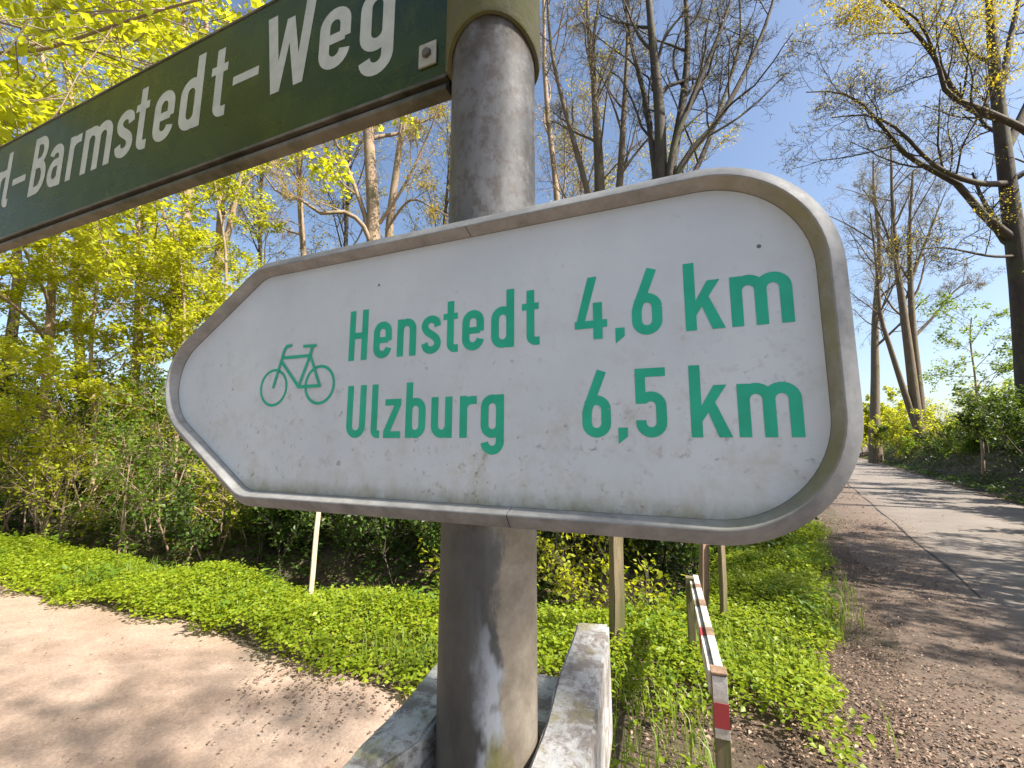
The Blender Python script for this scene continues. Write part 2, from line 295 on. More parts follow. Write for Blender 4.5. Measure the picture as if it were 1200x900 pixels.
def axis(fine0, fine1, step, far):
    a = list(np.arange(fine0, fine1 + 1e-6, step)); s = step; v = fine1
    while v < far: s *= 1.25; v += s; a.append(v)
    s = step; v = fine0
    while v > -far: s *= 1.25; v -= s; a.insert(0, v)
    return np.array(a)
gx = axis(-14, 22, 0.2, 900); gy = axis(-4, 22, 0.2, 900)
GX, GY = np.meshgrid(gx, gy); GZ = zfun(GX, GY)
nx, ny = len(gx), len(gy); ii = (np.arange(ny - 1)[:, None] * nx + np.arange(nx - 1)[None]).ravel()
ground = mesh_obj('ground', np.stack([GX, GY, GZ], -1).reshape(-1, 3), np.stack([ii, ii + 1, ii + nx + 1, ii + nx], -1), M['soil'], smooth=True)
tag(ground, kind='structure')

def strip(name, left, right, nacross, mat, lift):
    """sheet between two polylines, draped on the terrain"""
    left = np.asarray(left); right = np.asarray(right); w = np.linspace(0, 1, nacross)
    if nacross > 3: w[1] = 0.02; w[-2] = 0.98
    w = w[None, :, None]
    P = left[:, None] * (1 - w) + right[:, None] * w; n = len(left)
    z = zfun(P[..., 0], P[..., 1]) + lift; z[:, [0, -1]] -= (0.03 if nacross > 3 else 0.0); V = np.concatenate([P, z[..., None]], -1).reshape(-1, 3)
    i = (np.arange(n - 1)[:, None] * nacross + np.arange(nacross - 1)[None]).ravel()
    return tag(mesh_obj(name, V, np.stack([i, i + nacross, i + nacross + 1, i + 1][::-1], -1), mat, smooth=True), kind='structure')
def smooth_curve(pts, n):
    p = np.asarray(pts, float); t = np.r_[0, np.cumsum(np.linalg.norm(np.diff(p, axis=0), axis=1))]; u = np.linspace(0, t[-1], n)
    pp = np.vstack([2 * p[0] - p[1], p, 2 * p[-1] - p[-2]]); k = np.clip(np.searchsorted(t, u, 'right') - 1, 0, len(p) - 2)
    s = ((u - t[k]) / (t[k + 1] - t[k]))[:, None]; a, b, c, d = pp[k], pp[k + 1], pp[k + 2], pp[k + 3]
    return 0.5 * (2 * b + (c - a) * s + (2 * a - 5 * b + 4 * c - d) * s ** 2 + (3 * b - a - 3 * c + d) * s ** 3)
al = np.r_[np.linspace(-14, 20, 120), np.linspace(20.5, 90, 60)]
ctr = al[:, None] * RD[None]
ledge = 0.45 + 0.08 * np.sin(al * 1.3) + 0.05 * np.sin(al * 3.1 + 1)
red_ = 4.2 + 0.022 * np.clip(al - 12, 0, 60) + 0.05 * np.sin(al * 1.7)
strip('road', ctr + RN * ledge[:, None], ctr + RN * red_[:, None], 14, M['road'], 0.008)
sa = np.linspace(6.0, 60, 160); sw = 0.014 + 0.006 * np.sin(sa * 2.7) + 0.004 * np.sin(sa * 7.1)
sc_ = sa[:, None] * RD + RN * (1.33 + 0.015 * np.sin(sa * 1.9))[:, None]
strip('road_seam', sc_ - RN * sw[:, None], sc_ + RN * sw[:, None], 2, M['seam'], 0.012)
PEDGE = [(-40, 15.5), (-14, 7.4), (-8.5, 5.75), (-5.3, 4.66), (-2.4, 3.68), (-1.1, 3.0), (-0.46, 2.78), (0.15, 2.45), (0.42, 2.0), (0.75, 1.55), (0.35, 0.8), (0.6, -0.5), (-1.0, -3.0)]
pe = smooth_curve(PEDGE, 160); pe = pe + 0.05 * np.stack([np.sin(np.arange(160) * 0.9), np.sin(np.arange(160) * 1.37 + 1)], -1)
pb = smooth_curve([(-42, 11.5), (-16, 3.0), (-10, 0.5), (-7.5, -0.6), (-6, -1.4), (-5.4, -2.0), (-5, -2.4), (-4.6, -2.8), (-4.3, -3.2), (-4.0, -3.6), (-3.8, -4.0), (-3.4, -4.5), (-3.0, -5.0)], 160)
strip('path', pe, pb, 14, M['path'], 0.006)

# ---------------------------------------------------------------- sign geometry helpers
SIGN_LOC = (-0.01793, 0.35318, CAM_Z); SIGN_RZ = math.radians(-22.161)
def rounded(poly, radii, nseg=14):
    """rounded polygon (counter-clockwise): points and inward normals"""
    P, N = [], []; n = len(poly)
    for i in range(n):
        a, b, c = (np.array(poly[(i + k) % n], float) for k in (-1, 0, 1)); r = radii[i]
        d1 = (a - b) / np.linalg.norm(a - b); d2 = (c - b) / np.linalg.norm(c - b); half = math.acos(np.clip(d1 @ d2, -1, 1)) / 2
        tl = r / math.tan(half); cen = b + (d1 + d2) / np.linalg.norm(d1 + d2) * r / math.sin(half); p0 = b + d1 * tl - cen; p1 = b + d2 * tl - cen
        a0 = math.atan2(p0[1], p0[0]); a1 = math.atan2(p1[1], p1[0]); da = (a1 - a0 + math.pi) % (2 * math.pi) - math.pi
        for k in range(nseg + 1):
            t = a0 + da * k / nseg; v = np.array([math.cos(t), math.sin(t)]); P.append(cen + r * v); N.append(-v)
    return np.array(P), np.array(N)
def arc(cx, cy, r, a0, a1, n=12, ry=None):
    t = np.radians(np.linspace(a0, a1, n)); return [(cx + r * math.cos(v), cy + (ry or r) * math.sin(v)) for v in t]
def crom(pts, n=40): return [tuple(p) for p in smooth_curve(pts, n)]
def glyph(ch):
    """strokes of a narrow monoline letter: cap height 50, x-height 35.5, stroke 7.1; ('p', polygon) or ('s', centre line, width)"""
    S = lambda pts, w=7.1: ('s', pts, w)
    top = arc(10.5, 25.0, 7, 180, 0); bot = arc(10.5, 10.5, 7, 180, 360)
    if ch == 'H': return [S([(3.6, 0), (3.6, 50)]), S([(19, 0), (19, 50)]), S([(5, 24.5), (17.6, 24.5)], 6.2)]
    if ch == 'U': return [S([(3.6, 50), (3.6, 11.3)] + arc(11.3, 11.3, 7.7, 180, 360) + [(19, 50)])]
    if ch == 'B': return [S([(3.6, 0), (3.6, 50)]), S([(3.6, 46.5), (10, 46.5)] + arc(10.5, 37.2, 8.2, 80, -80, 12, 9.3) + [(3.6, 27.6)], 6.8), S([(3.6, 25.9), (11, 25.9)] + arc(11.6, 14.7, 8.4, 80, -80, 12, 11.2) + [(3.6, 3.5)], 6.8)]
    if ch == 'W': return [('p', [(0, 50), (7.4, 50), (13.2, 0), (6.6, 0)]), ('p', [(15.6, 44), (21.4, 44), (13.2, 0), (7.4, 0)]), ('p', [(15.6, 44), (21.4, 44), (29.6, 0), (23.8, 0)]), ('p', [(29.6, 50), (37, 50), (30.4, 0), (23.8, 0)])]
    if ch == 'e': return [S([(5.5, 17.6), (17.4, 17.6)], 5.8), S([(17.45, 16.5), (17.45, 25)] + arc(10.5, 25.2, 6.95, 0, 180) + [(3.55, 10.5)] + arc(10.5, 10.4, 6.95, 180, 355))]
    if ch == 'n': return [S([(3.55, 0), (3.55, 35.5)]), S(arc(10.5, 25.2, 6.95, 175, 0) + [(17.45, 0)])]
    if ch == 'm': return [S([(3.65, 0), (3.65, 35.5)], 7.3), S(arc(11.0, 24.8, 7.35, 175, 0) + [(18.35, 0)], 7.3), S(arc(25.7, 24.8, 7.35, 175, 0) + [(33.05, 0)], 7.3)]
    if ch == 's': return [S(crom([(17.3, 25.0), (15.7, 30), (10.5, 32.2), (5.3, 30.2), (3.6, 25.8), (6.0, 21.2), (10.5, 18.0), (15.2, 14.6), (17.4, 10.0), (15.6, 5.4), (10.5, 3.5), (5.4, 5.5), (3.6, 10.2)]), 6.9)]
    if ch == 't': return [S([(7.4, 46.5), (7.4, 8)] + arc(11.9, 7.8, 4.5, 185, 270, 6) + [(15.2, 3.3)], 6.8), S([(0, 32.6), (14.6, 32.6)], 5.6)]
    if ch == 'd': return [S([(17.45, 0), (17.45, 50)]), S(arc(10.5, 25.2, 6.95, 5, 180) + arc(10.5, 10.4, 6.95, 180, 355))]
    if ch == 'b': return [S([(3.55, 0), (3.55, 50)]), S(arc(10.5, 25.2, 6.95, 175, 0) + arc(10.5, 10.4, 6.95, 0, -175))]
    if ch == 'u': return [S([(17.45, 0), (17.45, 35.5)]), S([(3.55, 35.5)] + arc(10.5, 10.4, 6.95, 180, 355))]
    if ch == 'l': return [S([(3.6, 50), (3.6, 7.6)] + arc(7.6, 7.4, 4.0, 185, 270, 6) + [(10.2, 3.4)], 7)]
    if ch == 'z': return [('p', [(1.4, 35.5), (19, 35.5), (19, 29.6), (1.4, 29.6)]), ('p', [(11.6, 29.6), (19, 29.6), (8, 6), (0.3, 6)]), ('p', [(0.3, 6), (19, 6), (19, 0), (0.3, 0)])]
    if ch == 'r': return [S([(3.55, 0), (3.55, 35.5)]), S(arc(11.5, 23.8, 7.95, 175, 100, 8) + [(16, 31.9)], 6.8)]
    if ch == 'a': return [S(arc(10.5, 25.2, 6.95, 165, 0) + [(17.45, 0)]), S([(17.4, 20.3), (10.5, 20.3)] + arc(10.0, 11.9, 6.5, 90, 270, 12, 8.4) + [(12, 3.5)] + [(17.4, 6.5)], 6.4)]
    if ch == 'g': return [S([(17.45, 35.5), (17.45, -3.2)] + arc(10.5, -3.2, 6.95, -5, -175)), S(arc(10.5, 25.2, 6.95, 5, 180) + arc(10.5, 10.4, 6.95, 180, 355))]
    if ch == '4': return [('p', [(10.8, 50), (18.0, 50), (7.4, 12.4), (0, 9.0)]), ('p', [(0, 9.0), (0, 15.0), (25.2, 15.0), (25.2, 9.0)]), S([(18.1, 0), (18.1, 29)], 7)]
    if ch == '6': return [S([(15.2, 50), (4.6, 22.5), (3.6, 18.5), (3.6, 10.7)] + arc(10.75, 10.7, 7.15, 180, 360) + [(17.9, 20.8)]), S(arc(10.75, 20.8, 7.15, 0, 150, 12))]
    if ch == '5': return [S([(21, 46.8), (3.6, 46.8)], 6.4), S([(3.6, 50), (3.6, 24.2)], 7), S(arc(10.5, 22.3, 7.0, 140, 0) + arc(10.5, 10.6, 7.0, 0, -180) + [(3.5, 12.3)])]
    if ch == 'k': return [S([(3.6, 0), (3.6, 50)], 7.2), ('p', [(15.2, 35.5), (23.4, 35.5), (7.1, 10.5), (7.1, 21.3)]), ('p', [(11.2, 17.0), (15.5, 24.4), (25.4, 0), (17.2, 0)])]
    if ch == ',': return [('p', [(0, 7.2), (6.8, 7.2), (6.8, 0.6), (0, -4.7)])]
    if ch == '-': return [('p', [(0, 17.0), (21.5, 17.0), (21.5, 22.6), (0, 22.6)])]
def stroke_quads(pts, w):
    p = np.asarray(pts, float); keep = np.r_[True, np.linalg.norm(np.diff(p, axis=0), axis=1) > 1e-6]; p = p[keep]
    d = np.diff(p, axis=0); d /= np.linalg.norm(d, axis=1)[:, None]; nn = np.stack([-d[:, 1], d[:, 0]], -1)
    m = np.vstack([nn[:1], nn[:-1] + nn[1:], nn[-1:]]); m /= np.linalg.norm(m, axis=1)[:, None]
    k = np.r_[1, np.maximum(np.sum(m[1:-1] * nn[1:], axis=1), 0.5), 1] if len(p) > 2 else np.ones(2)
    o = m * (w / 2 / k)[:, None]; return p + o, p - o
FILM = [0]
def flat_shapes(name, shapes, org, scale, y0, mat, parent):
    """flat lettering foil on a sign face (local x right, z up, front towards -y); each stroke a hair above the last"""
    V, F3, F4 = [], [], []; b = 0
    for i, sh in enumerate(shapes):
        y = y0 - 0.00006 * i
        if sh[0] == 'p':
            q = np.asarray(sh[1], float); area = np.sum(q[:, 0] * np.roll(q[:, 1], -1) - np.roll(q[:, 0], -1) * q[:, 1])
            if area < 0: q = q[::-1]
            V += [(org[0] + a * scale, y, org[1] + c * scale) for a, c in q]; F4.append([b, b + 1, b + 2, b + 3]); b += 4
        else:
            L, R_ = stroke_quads(sh[1], sh[2]); n = len(L)
            V += [(org[0] + a * scale, y, org[1] + c * scale) for a, c in L] + [(org[0] + a * scale, y, org[1] + c * scale) for a, c in R_]
            for k in range(n - 1): F4.append([b + n + k, b + n + k + 1, b + k + 1, b + k])
            b += 2 * n
    return mesh_obj(name, V, np.array(F4), mat, parent)
def word(parent, chars, y0, mat, scale, base):
    """chars: (character, left edge in mm); returns the word part with its letters"""
    w = bpy.data.objects.new('lettering', None); link(w, parent); w.empty_display_size = 0.02
    for ch, x in chars: flat_shapes('letter', glyph(ch), (x / 1000, base / 1000), scale / 1000, y0, mat, w)
    return w

# ---------------------------------------------------------------- white cycle direction sign
sign = tag(empty('cycle_direction_sign', SIGN_LOC, SIGN_RZ), 'white arrow-shaped cycle direction sign with sea-green lettering, fixed to the steel pole', 'sign')
POLY = [(0.249, -0.0655), (0.249, 0.198), (-0.282, 0.198), (-0.488, 0.0662), (-0.282, -0.0655)]; RAD = [0.085, 0.085, 0.05, 0.070, 0.05]
op, on = rounded(POLY, RAD, 16)
# densify the straight runs
def densify(P, N, step=0.02):
    Q, R_ = [], []
    for i in range(len(P)):
        a, b = P[i], P[(i + 1) % len(P)]; k = max(1, int(np.linalg.norm(b - a) / step))
        for j in range(k): Q.append(a + (b - a) * j / k); v = N[i] + (N[(i + 1) % len(P)] - N[i]) * j / k; R_.append(v / np.linalg.norm(v))
    return np.array(Q), np.array(R_)
op, on = densify(op, on)
inner = op + on * 0.012
bm = bmesh.new()
fv = [bm.verts.new((p[0], 0, p[1])) for p in inner]; bv = [bm.verts.new((p[0], 0.003, p[1])) for p in inner]; n_ = len(inner)
bm.faces.new(fv); bm.faces.new(bv[::-1])
for i in range(n_): bm.faces.new((fv[i], fv[(i + 1) % n_], bv[(i + 1) % n_], bv[i]))
bm_obj('panel', bm, M['panel'], sign)
PROF = [(0.0160, -0.003), (0.0157, 0.0003), (0.0120, 0.0111), (0.0115, 0.0118), (0.0106, 0.0121), (0.0096, 0.0117), (0.0014, 0.0052), (0.0004, 0.0040), (0.0, 0.0025), (0.0, -0.008), (0.0012, -0.0105), (0.004, -0.0115), (0.0160, -0.0115)]
INNER = [1, 1, 1, .6, 0, 0, 0, 0, 0, 0, 0, 0, 0]
def frame_piece(idx):
    P = op[idx]; N = on[idx]; n = len(P); k = len(PROF); V = []
    for p, q in zip(P, N):
        for a, h in PROF: V.append((p[0] + q[0] * a, -h, p[1] + q[1] * a))
    F = [[i * k + j, (i + 1) * k + j, (i + 1) * k + (j + 1) % k, i * k + (j + 1) % k] for i in range(n - 1) for j in range(k)]
    o = mesh_obj('frame_piece', V, np.array(F), M['frame'], sign)
    at_ = o.data.attributes.new('inner', 'FLOAT', 'POINT'); at_.data.foreach_set('value', np.tile(INNER, n).astype(np.float32))
    for j, p in enumerate(o.data.polygons): p.use_smooth = True
    for e in o.data.edges: pass
    bm = bmesh.new(); bm.from_mesh(o.data); bm.verts.ensure_lookup_table()
    bm.faces.new([bm.verts[j] for j in range(k)]); bm.faces.new([bm.verts[(n - 1) * k + j] for j in range(k)][::-1])
    bmesh.ops.recalc_face_normals(bm, faces=bm.faces); bm.to_mesh(o.data); bm.free(); o.data.set_sharp_from_angle(angle=math.radians(24))
    return o
# counter-clockwise from the lower right: split at a joint on the upper and on the lower edge
it = int(np.argmin(np.abs(op[:, 0] + 0.020) + 10 * (op[:, 1] < 0.15))); ib = int(np.argmin(np.abs(op[:, 0] - 0.020) + 10 * (op[:, 1] > 0)))
op[it] = (-0.020, op[it][1]); op[ib] = (0.020, op[ib][1])
seq = np.arange(len(op))
op0 = op.copy()
ri = np.concatenate([seq[ib:], seq[:it + 1]]) if ib > it else seq[ib:it + 1]; li = seq[it:ib + 1]
op[it] = (-0.0196, op[it][1]); op[ib] = (0.0204, op[ib][1]); frame_piece(ri)
op[it] = (-0.0204, op[it][1]); op[ib] = (0.0196, op[ib][1]); frame_piece(li)
Y0 = -0.00025
word(sign, [('H', -154), ('e', -124), ('n', -96.6), ('s', -70), ('t', -47), ('e', -27.7), ('d', 0.2), ('t', 28.2)], Y0, M['teal'], 1.0, 78.8)
word(sign, [('4', 72.5), (',', 103.7), ('6', 116.1), ('k', 153), ('m', 182.4)], Y0, M['teal'], 1.0, 79)
word(sign, [('U', -152), ('l', -122.7), ('z', -108.3), ('b', -84), ('u', -57), ('r', -28.6), ('g', -8.6)], Y0, M['teal'], 1.0, 4.1)
word(sign, [('6', 77.1), (',', 103.6), ('5', 116.5), ('k', 153), ('m', 182.3)], Y0, M['teal'], 1.0, 4.1)
bike = bpy.data.objects.new('bicycle_symbol', None); link(bike, sign)
def bl(name, *strokes): flat_shapes(name, [('s', p, w) for p, w in strokes], (0, 0), 0.001, Y0 - 0.00006 * bl.k * 3, M['teal'], bike); bl.k += 1
bl.k = 0
bl('wheel', (arc(-253.5, 57.2, 18.7, 0, 360, 48), 2.9)); bl('wheel', (arc(-189.2, 57.3, 18.7, 0, 360, 48), 2.9))
bl('bicycle_frame', ([(-244, 88.5), (-204.5, 88.2)], 3.3), ([(-245, 85.5), (-217.5, 56.6)], 3.3), ([(-217.5, 56.6), (-203.5, 90)], 3.3), ([(-204.5, 90), (-188.6, 56.0)], 3.0), ([(-219, 56.3), (-187, 56.3)], 3.3))
bl('fork', ([(-253.8, 56.5), (-242.5, 92)], 3.2)); bl('handlebar', ([(-243.2, 90), (-240.7, 97.3), (-238, 100.6), (-230.8, 101)], 3.2))
bl('saddle', ([(-204.2, 88), (-201.7, 96)], 3.2), ([(-214, 98.6), (-195.7, 97.9)], 3.0))

# ---------------------------------------------------------------- pole
AX = np.array([-0.0215, 0.4220]); PR = 0.0454
def lathe(name, prof, mat, parent, seg=48, smooth=True, cen=(0, 0)):
    prof = np.asarray(prof, float); a = np.linspace(0, 2 * math.pi, seg, endpoint=False); k = len(prof)
    V = np.stack([cen[0] + prof[None, :, 0] * np.cos(a)[:, None], cen[1] + prof[None, :, 0] * np.sin(a)[:, None], np.broadcast_to(prof[None, :, 1], (seg, k))], -1).reshape(-1, 3)
    F = [[i * k + j, ((i + 1) % seg) * k + j, ((i + 1) % seg) * k + j + 1, i * k + j + 1] for i in range(seg) for j in range(k - 1)]
    o = mesh_obj(name, V, np.array(F), mat, parent, smooth)
    if smooth: o.data.set_sharp_from_angle(angle=math.radians(35)) if hasattr(o.data, 'set_sharp_from_angle') else None
    return o
pole = tag(empty('sign_pole', (AX[0], AX[1], 0)), 'upright grey galvanised steel pole carrying both signs, stained below', 'pole')
lathe('tube', [(0, -0.3), (PR, -0.3), (PR, 0.6), (PR, 1.0), (PR, 1.6), (PR, 2.0), (PR, 2.45), (PR - 0.004, 2.455), (0, 2.455)], M['pole'], pole, 64)
lathe('base_ring', [(PR + 0.0005, 1.085), (PR + 0.0045, 1.085), (PR + 0.0052, 1.089), (PR + 0.0045, 1.093), (PR + 0.0005, 1.094)], M['rubber'], pole, 48)
for zc in (1.455, 1.575):
    b = lathe('clamp_band', [(PR + 0.0004, zc - 0.012), (PR + 0.003, zc - 0.012), (PR + 0.003, zc + 0.012), (PR + 0.0004, zc + 0.012)], M['edge'], sign, 40, True)
    b.matrix_parent_inverse = Matrix.Identity(4)
    ca, sa_ = math.cos(-SIGN_RZ), math.sin(-SIGN_RZ); dx, dy = AX[0] - SIGN_LOC[0], AX[1] - SIGN_LOC[1]
    b.location = (dx * ca - dy * sa_, dx * sa_ + dy * ca, -CAM_Z)
# ---------------------------------------------------------------- green street name sign
name_sign = tag(empty('street_name_sign', SIGN_LOC, SIGN_RZ), 'long green street name sign with white letters at the top of the pole', 'sign')
GY0 = 0.052; GL, GR = -1.52, -0.083
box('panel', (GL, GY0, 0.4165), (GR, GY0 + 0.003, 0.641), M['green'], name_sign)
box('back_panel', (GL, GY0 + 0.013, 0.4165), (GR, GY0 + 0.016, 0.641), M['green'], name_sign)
box('edge_strip', (GL, GY0 - 0.0015, 0.4115), (GR, GY0 + 0.016, 0.4162), M['edge'], name_sign, 0.0012)
box('edge_groove', (GL, GY0 + 0.005, 0.4032), (GR, GY0 + 0.013, 0.4112), M['groove'], name_sign)  # recessed gap strip, near-black in colour
box('edge_strip', (GL, GY0 - 0.001, 0.3965), (GR, GY0 + 0.016, 0.403), M['edge'], name_sign, 0.0012)
box('edge_strip', (GL, GY0 - 0.0015, 0.6412), (GR, GY0 + 0.016, 0.645), M['edge'], name_sign, 0.0012)
G = 2.56
word(name_sign, [('r', -1206), ('l', -1170), ('-', -1134), ('B', -1057), ('a', -989), ('r', -916), ('m', -865), ('s', -759), ('t', -704), ('e', -649), ('d', -581), ('t', -508), ('-', -456), ('W', -389), ('e', -284), ('g', -214)], GY0 - 0.00025, M['white_film'], G, 486)
rv = bpy.data.objects.new('bolt_plate', None); link(rv, name_sign)
box('washer_plate', (-0.1205, GY0 - 0.003, 0.4335), (-0.0965, GY0 - 0.0002, 0.4635), M['rivet'], rv, 0.0011)
bmx = bmesh.new(); bmesh.ops.create_cone(bmx, cap_ends=True, segments=6, radius1=0.0062, radius2=0.0054, depth=0.004)
bmesh.ops.rotate(bmx, verts=bmx.verts, matrix=Matrix.Rotation(math.pi / 2, 3, 'X')); bmesh.ops.translate(bmx, verts=bmx.verts, vec=(-0.1085, GY0 - 0.0048, 0.4485))
bm_obj('bolt_head', bmx, M['edge'], rv)
dxy = (dx * ca - dy * sa_, dx * sa_ + dy * ca)
lathe('collar', [(PR + 0.0008, 0.411), (PR + 0.005, 0.411), (PR + 0.0062, 0.414), (PR + 0.0062, 0.66), (PR + 0.005, 0.664), (PR + 0.0008, 0.664)], M['collar'], name_sign, 56, True, dxy)
for v_ in bpy.data.objects['collar'].data.vertices:
    if v_.co.z < 0.42:
        q_ = Vector((v_.co.x - dxy[0], v_.co.y - dxy[1])).normalized(); v_.co.z += -0.003 + 0.021 * max(0.0, q_.dot(Vector((0.33, -0.944)))) ** 1.5
box('collar_lug', (GR - 0.004, GY0 + 0.0035, 0.43), (dxy[0] - PR - 0.002, GY0 + 0.0205, 0.636), M['collar'], name_sign, 0.002)
box('collar_flange', (GR + 0.0005, GY0 - 0.006, 0.412), (GR + 0.014, GY0 + 0.032, 0.652), M['collar'], name_sign, 0.003)

# ---------------------------------------------------------------- board barrier gripping the pole
brz = math.atan2(0.961, 0.276) - math.pi / 2
barrier = tag(empty('board_barrier', (AX[0], AX[1], 0), brz), 'two lichen-covered white boards gripping the foot of the sign pole', 'barrier')
def board(name, x0, x1, y0, y1, z0, z1, mat, skew=0.0):
    bm = bmesh.new(); bmesh.ops.create_cube(bm, size=1)
    for v in bm.verts:
        a, b_, c_ = v.co; v.co = (x0 + (a + .5) * (x1 - x0), y0 + (b_ + .5) * (y1 - y0) + (skew * (a + .5) if b_ < 0 else 0), z0 + (c_ + .5) * (z1 - z0))
    bmesh.ops.subdivide_edges(bm, edges=[e for e in bm.edges if abs(e.verts[0].co.y - e.verts[1].co.y) > 0.1], cuts=28)
    bmesh.ops.bevel(bm, geom=[e for e in bm.edges if e.calc_face_angle(0) > 0.5], offset=0.003, segments=2, affect='EDGES')
    for v in bm.verts: v.co.x += 0.0012 * math.sin(v.co.y * 37 + v.co.z * 11) ; v.co.z += 0.001 * math.sin(v.co.y * 51 + v.co.x * 90) + float(rng.normal(0, 0.0004))
    return bm_obj(name, bm, mat, barrier)
zt = CAM_Z - 0.252
board('board', 0.0478, 0.0930, -0.30, 0.252, zt - 0.14, zt, M['board'])
board('board', -0.0935, -0.0482, -0.13, 0.235, zt - 0.14, zt, M['board2'], 0.10)
box('post', (-0.0465, 0.07, -0.3), (0.0462, 0.16, zt - 0.03), M['board2'], barrier, 0.004)

# ---------------------------------------------------------------- low red and white rail, posts and stakes
fa = np.array([0.825, 1.84]); fb = np.array([1.25, 3.06]); fl = float(np.linalg.norm(fb - fa)); frz = math.atan2(fb[1] - fa[1], fb[0] - fa[0]) - math.pi / 2
rail = tag(empty('guard_rail', (fa[0], fa[1], 0.1), frz), 'low wooden guard rail with flaking white paint and red bands in the green verge', 'railing')
box('post', (-0.027, -0.03, -0.5), (0.028, 0.022, 0.452), M['wood'], rail, 0.003)
box('post', (-0.062, fl - 0.05, -0.5), (-0.012, fl + 0.01, 0.452), M['wood'], rail, 0.004)
tip = box('painted_face', (-0.0262, -0.0345, 0.225), (0.0272, -0.0302, 0.448), M['white'], rail, 0.001)
box('red_band', (-0.0266, -0.0362, 0.262), (0.0276, -0.0347, 0.352), M['red'], tip, 0.0004)
box('post_cap', (-0.030, -0.037, 0.4522), (0.031, 0.026, 0.462), M['wood2'], rail, 0.003)
r1 = box('rail_board', (-0.011, 0.028, 0.36), (0.022, fl + 0.03, 0.455), M['white'], rail, 0.003, cuts=10)
r2 = box('rail_board', (-0.036, 0.03, 0.345), (-0.0125, fl - 0.06, 0.438), M['white'], rail, 0.003, cuts=10)
for k, (u0, u1) in enumerate(((0.33, 0.43), (0.72, 0.83), (1.04, 1.13))):
    box('red_band', (-0.0118, u0, 0.359), (0.0228, u1, 0.4558), M['wood2'], r1, 0.002)
    box('red_band', (-0.0368, u0 + 0.03, 0.344), (-0.0117, u1 + 0.03, 0.4388), M['red'] if k == 0 else M['wood'], r2, 0.002)
def leaning(name, x, y, w, d, h, lx, ly, mat, label, rz=0.3, taper=0.0):
    o = tag(empty(name, (x, y, zf(x, y)), rz), label, 'post'); o.rotation_euler = (-ly, lx, rz)
    bm = bmesh.new(); bmesh.ops.create_cube(bm, size=1)
    for v in bm.verts: v.co = (v.co.x * w, v.co.y * d, (v.co.z + 0.5) * (h + 0.3) - 0.3)
    bmesh.ops.subdivide_edges(bm, edges=[e for e in bm.edges if abs(e.verts[0].co.z - e.verts[1].co.z) > 0.2], cuts=8)
    bmesh.ops.bevel(bm, geom=[e for e in bm.edges if e.calc_face_angle(0) > 0.5], offset=min(w, d) * 0.09, segments=2, affect='EDGES')
    for v in bm.verts: v.co.x += 0.05 * w * math.sin(v.co.z * 9 + v.co.y * 40); v.co.y += 0.05 * d * math.sin(v.co.z * 7 + 2)
    bm_obj('shaft', bm, mat, o); return o
leaning('wooden_post', 0.73, 3.17, 0.085, 0.075, 1.25, 0.025, 0.0, M['wood'], 'square mossy wooden post just right of the sign pole, sunlit along one edge', 0.25)
leaning('marker_stake', -1.87, 4.2, 0.042, 0.035, 1.12, 0.03, 0.0, M['stake'], 'thin pale stake standing alone in the bright verge left of the pole', 0.5)
leaning('split_stake', 1.58, 3.75, 0.085, 0.04, 0.66, 0.12, 0.0, M['wood2'], 'broad brown split stake behind the red and white guard rail', 0.5)
leaning('split_stake', 1.72, 3.68, 0.05, 0.04, 0.70, 0.07, 0.03, M['wood'], 'narrower grey-brown stake at the right of the broad split stake', 0.4)

# ---------------------------------------------------------------- tree machinery
def tubes(P, R, S):
    """P (N,K,3), R (N,K) -> verts, quads"""
    N, K, _ = P.shape; T = np.empty_like(P); T[:, 1:-1] = P[:, 2:] - P[:, :-2]; T[:, 0] = P[:, 1] - P[:, 0]; T[:, -1] = P[:, -1] - P[:, -2]; T = nrm(T)
    ref = nrm(np.cross(nrm(P[:, -1] - P[:, 0]), np.where(np.abs(nrm(P[:, -1] - P[:, 0])[:, 2:]) > 0.8, [[1., 0.2, 0]], [[0., 0.1, 1.]])))[:, None]
    u = nrm(ref - np.sum(ref * T, -1, keepdims=True) * T); v = np.cross(T, u); a = np.linspace(0, 2 * np.pi, S, endpoint=False)
    V = P[:, :, None] + R[:, :, None, None] * (np.cos(a)[None, None, :, None] * u[:, :, None] + np.sin(a)[None, None, :, None] * v[:, :, None])
    n = np.arange(N)[:, None, None] * K * S; k = np.arange(K - 1)[None, :, None] * S; s = np.arange(S)[None, None]; s1 = (s + 1) % S
    F = np.stack([n + k + s, n + k + s1, n + k + S + s1, n + k + S + s], -1).reshape(-1, 4)
    return V.reshape(-1, 3), F
def merge(parts):
    V, F, b = [], [], 0
    for v, f in parts: V.append(v); F.append(f + b); b += len(v)
    return np.concatenate(V), np.concatenate(F)
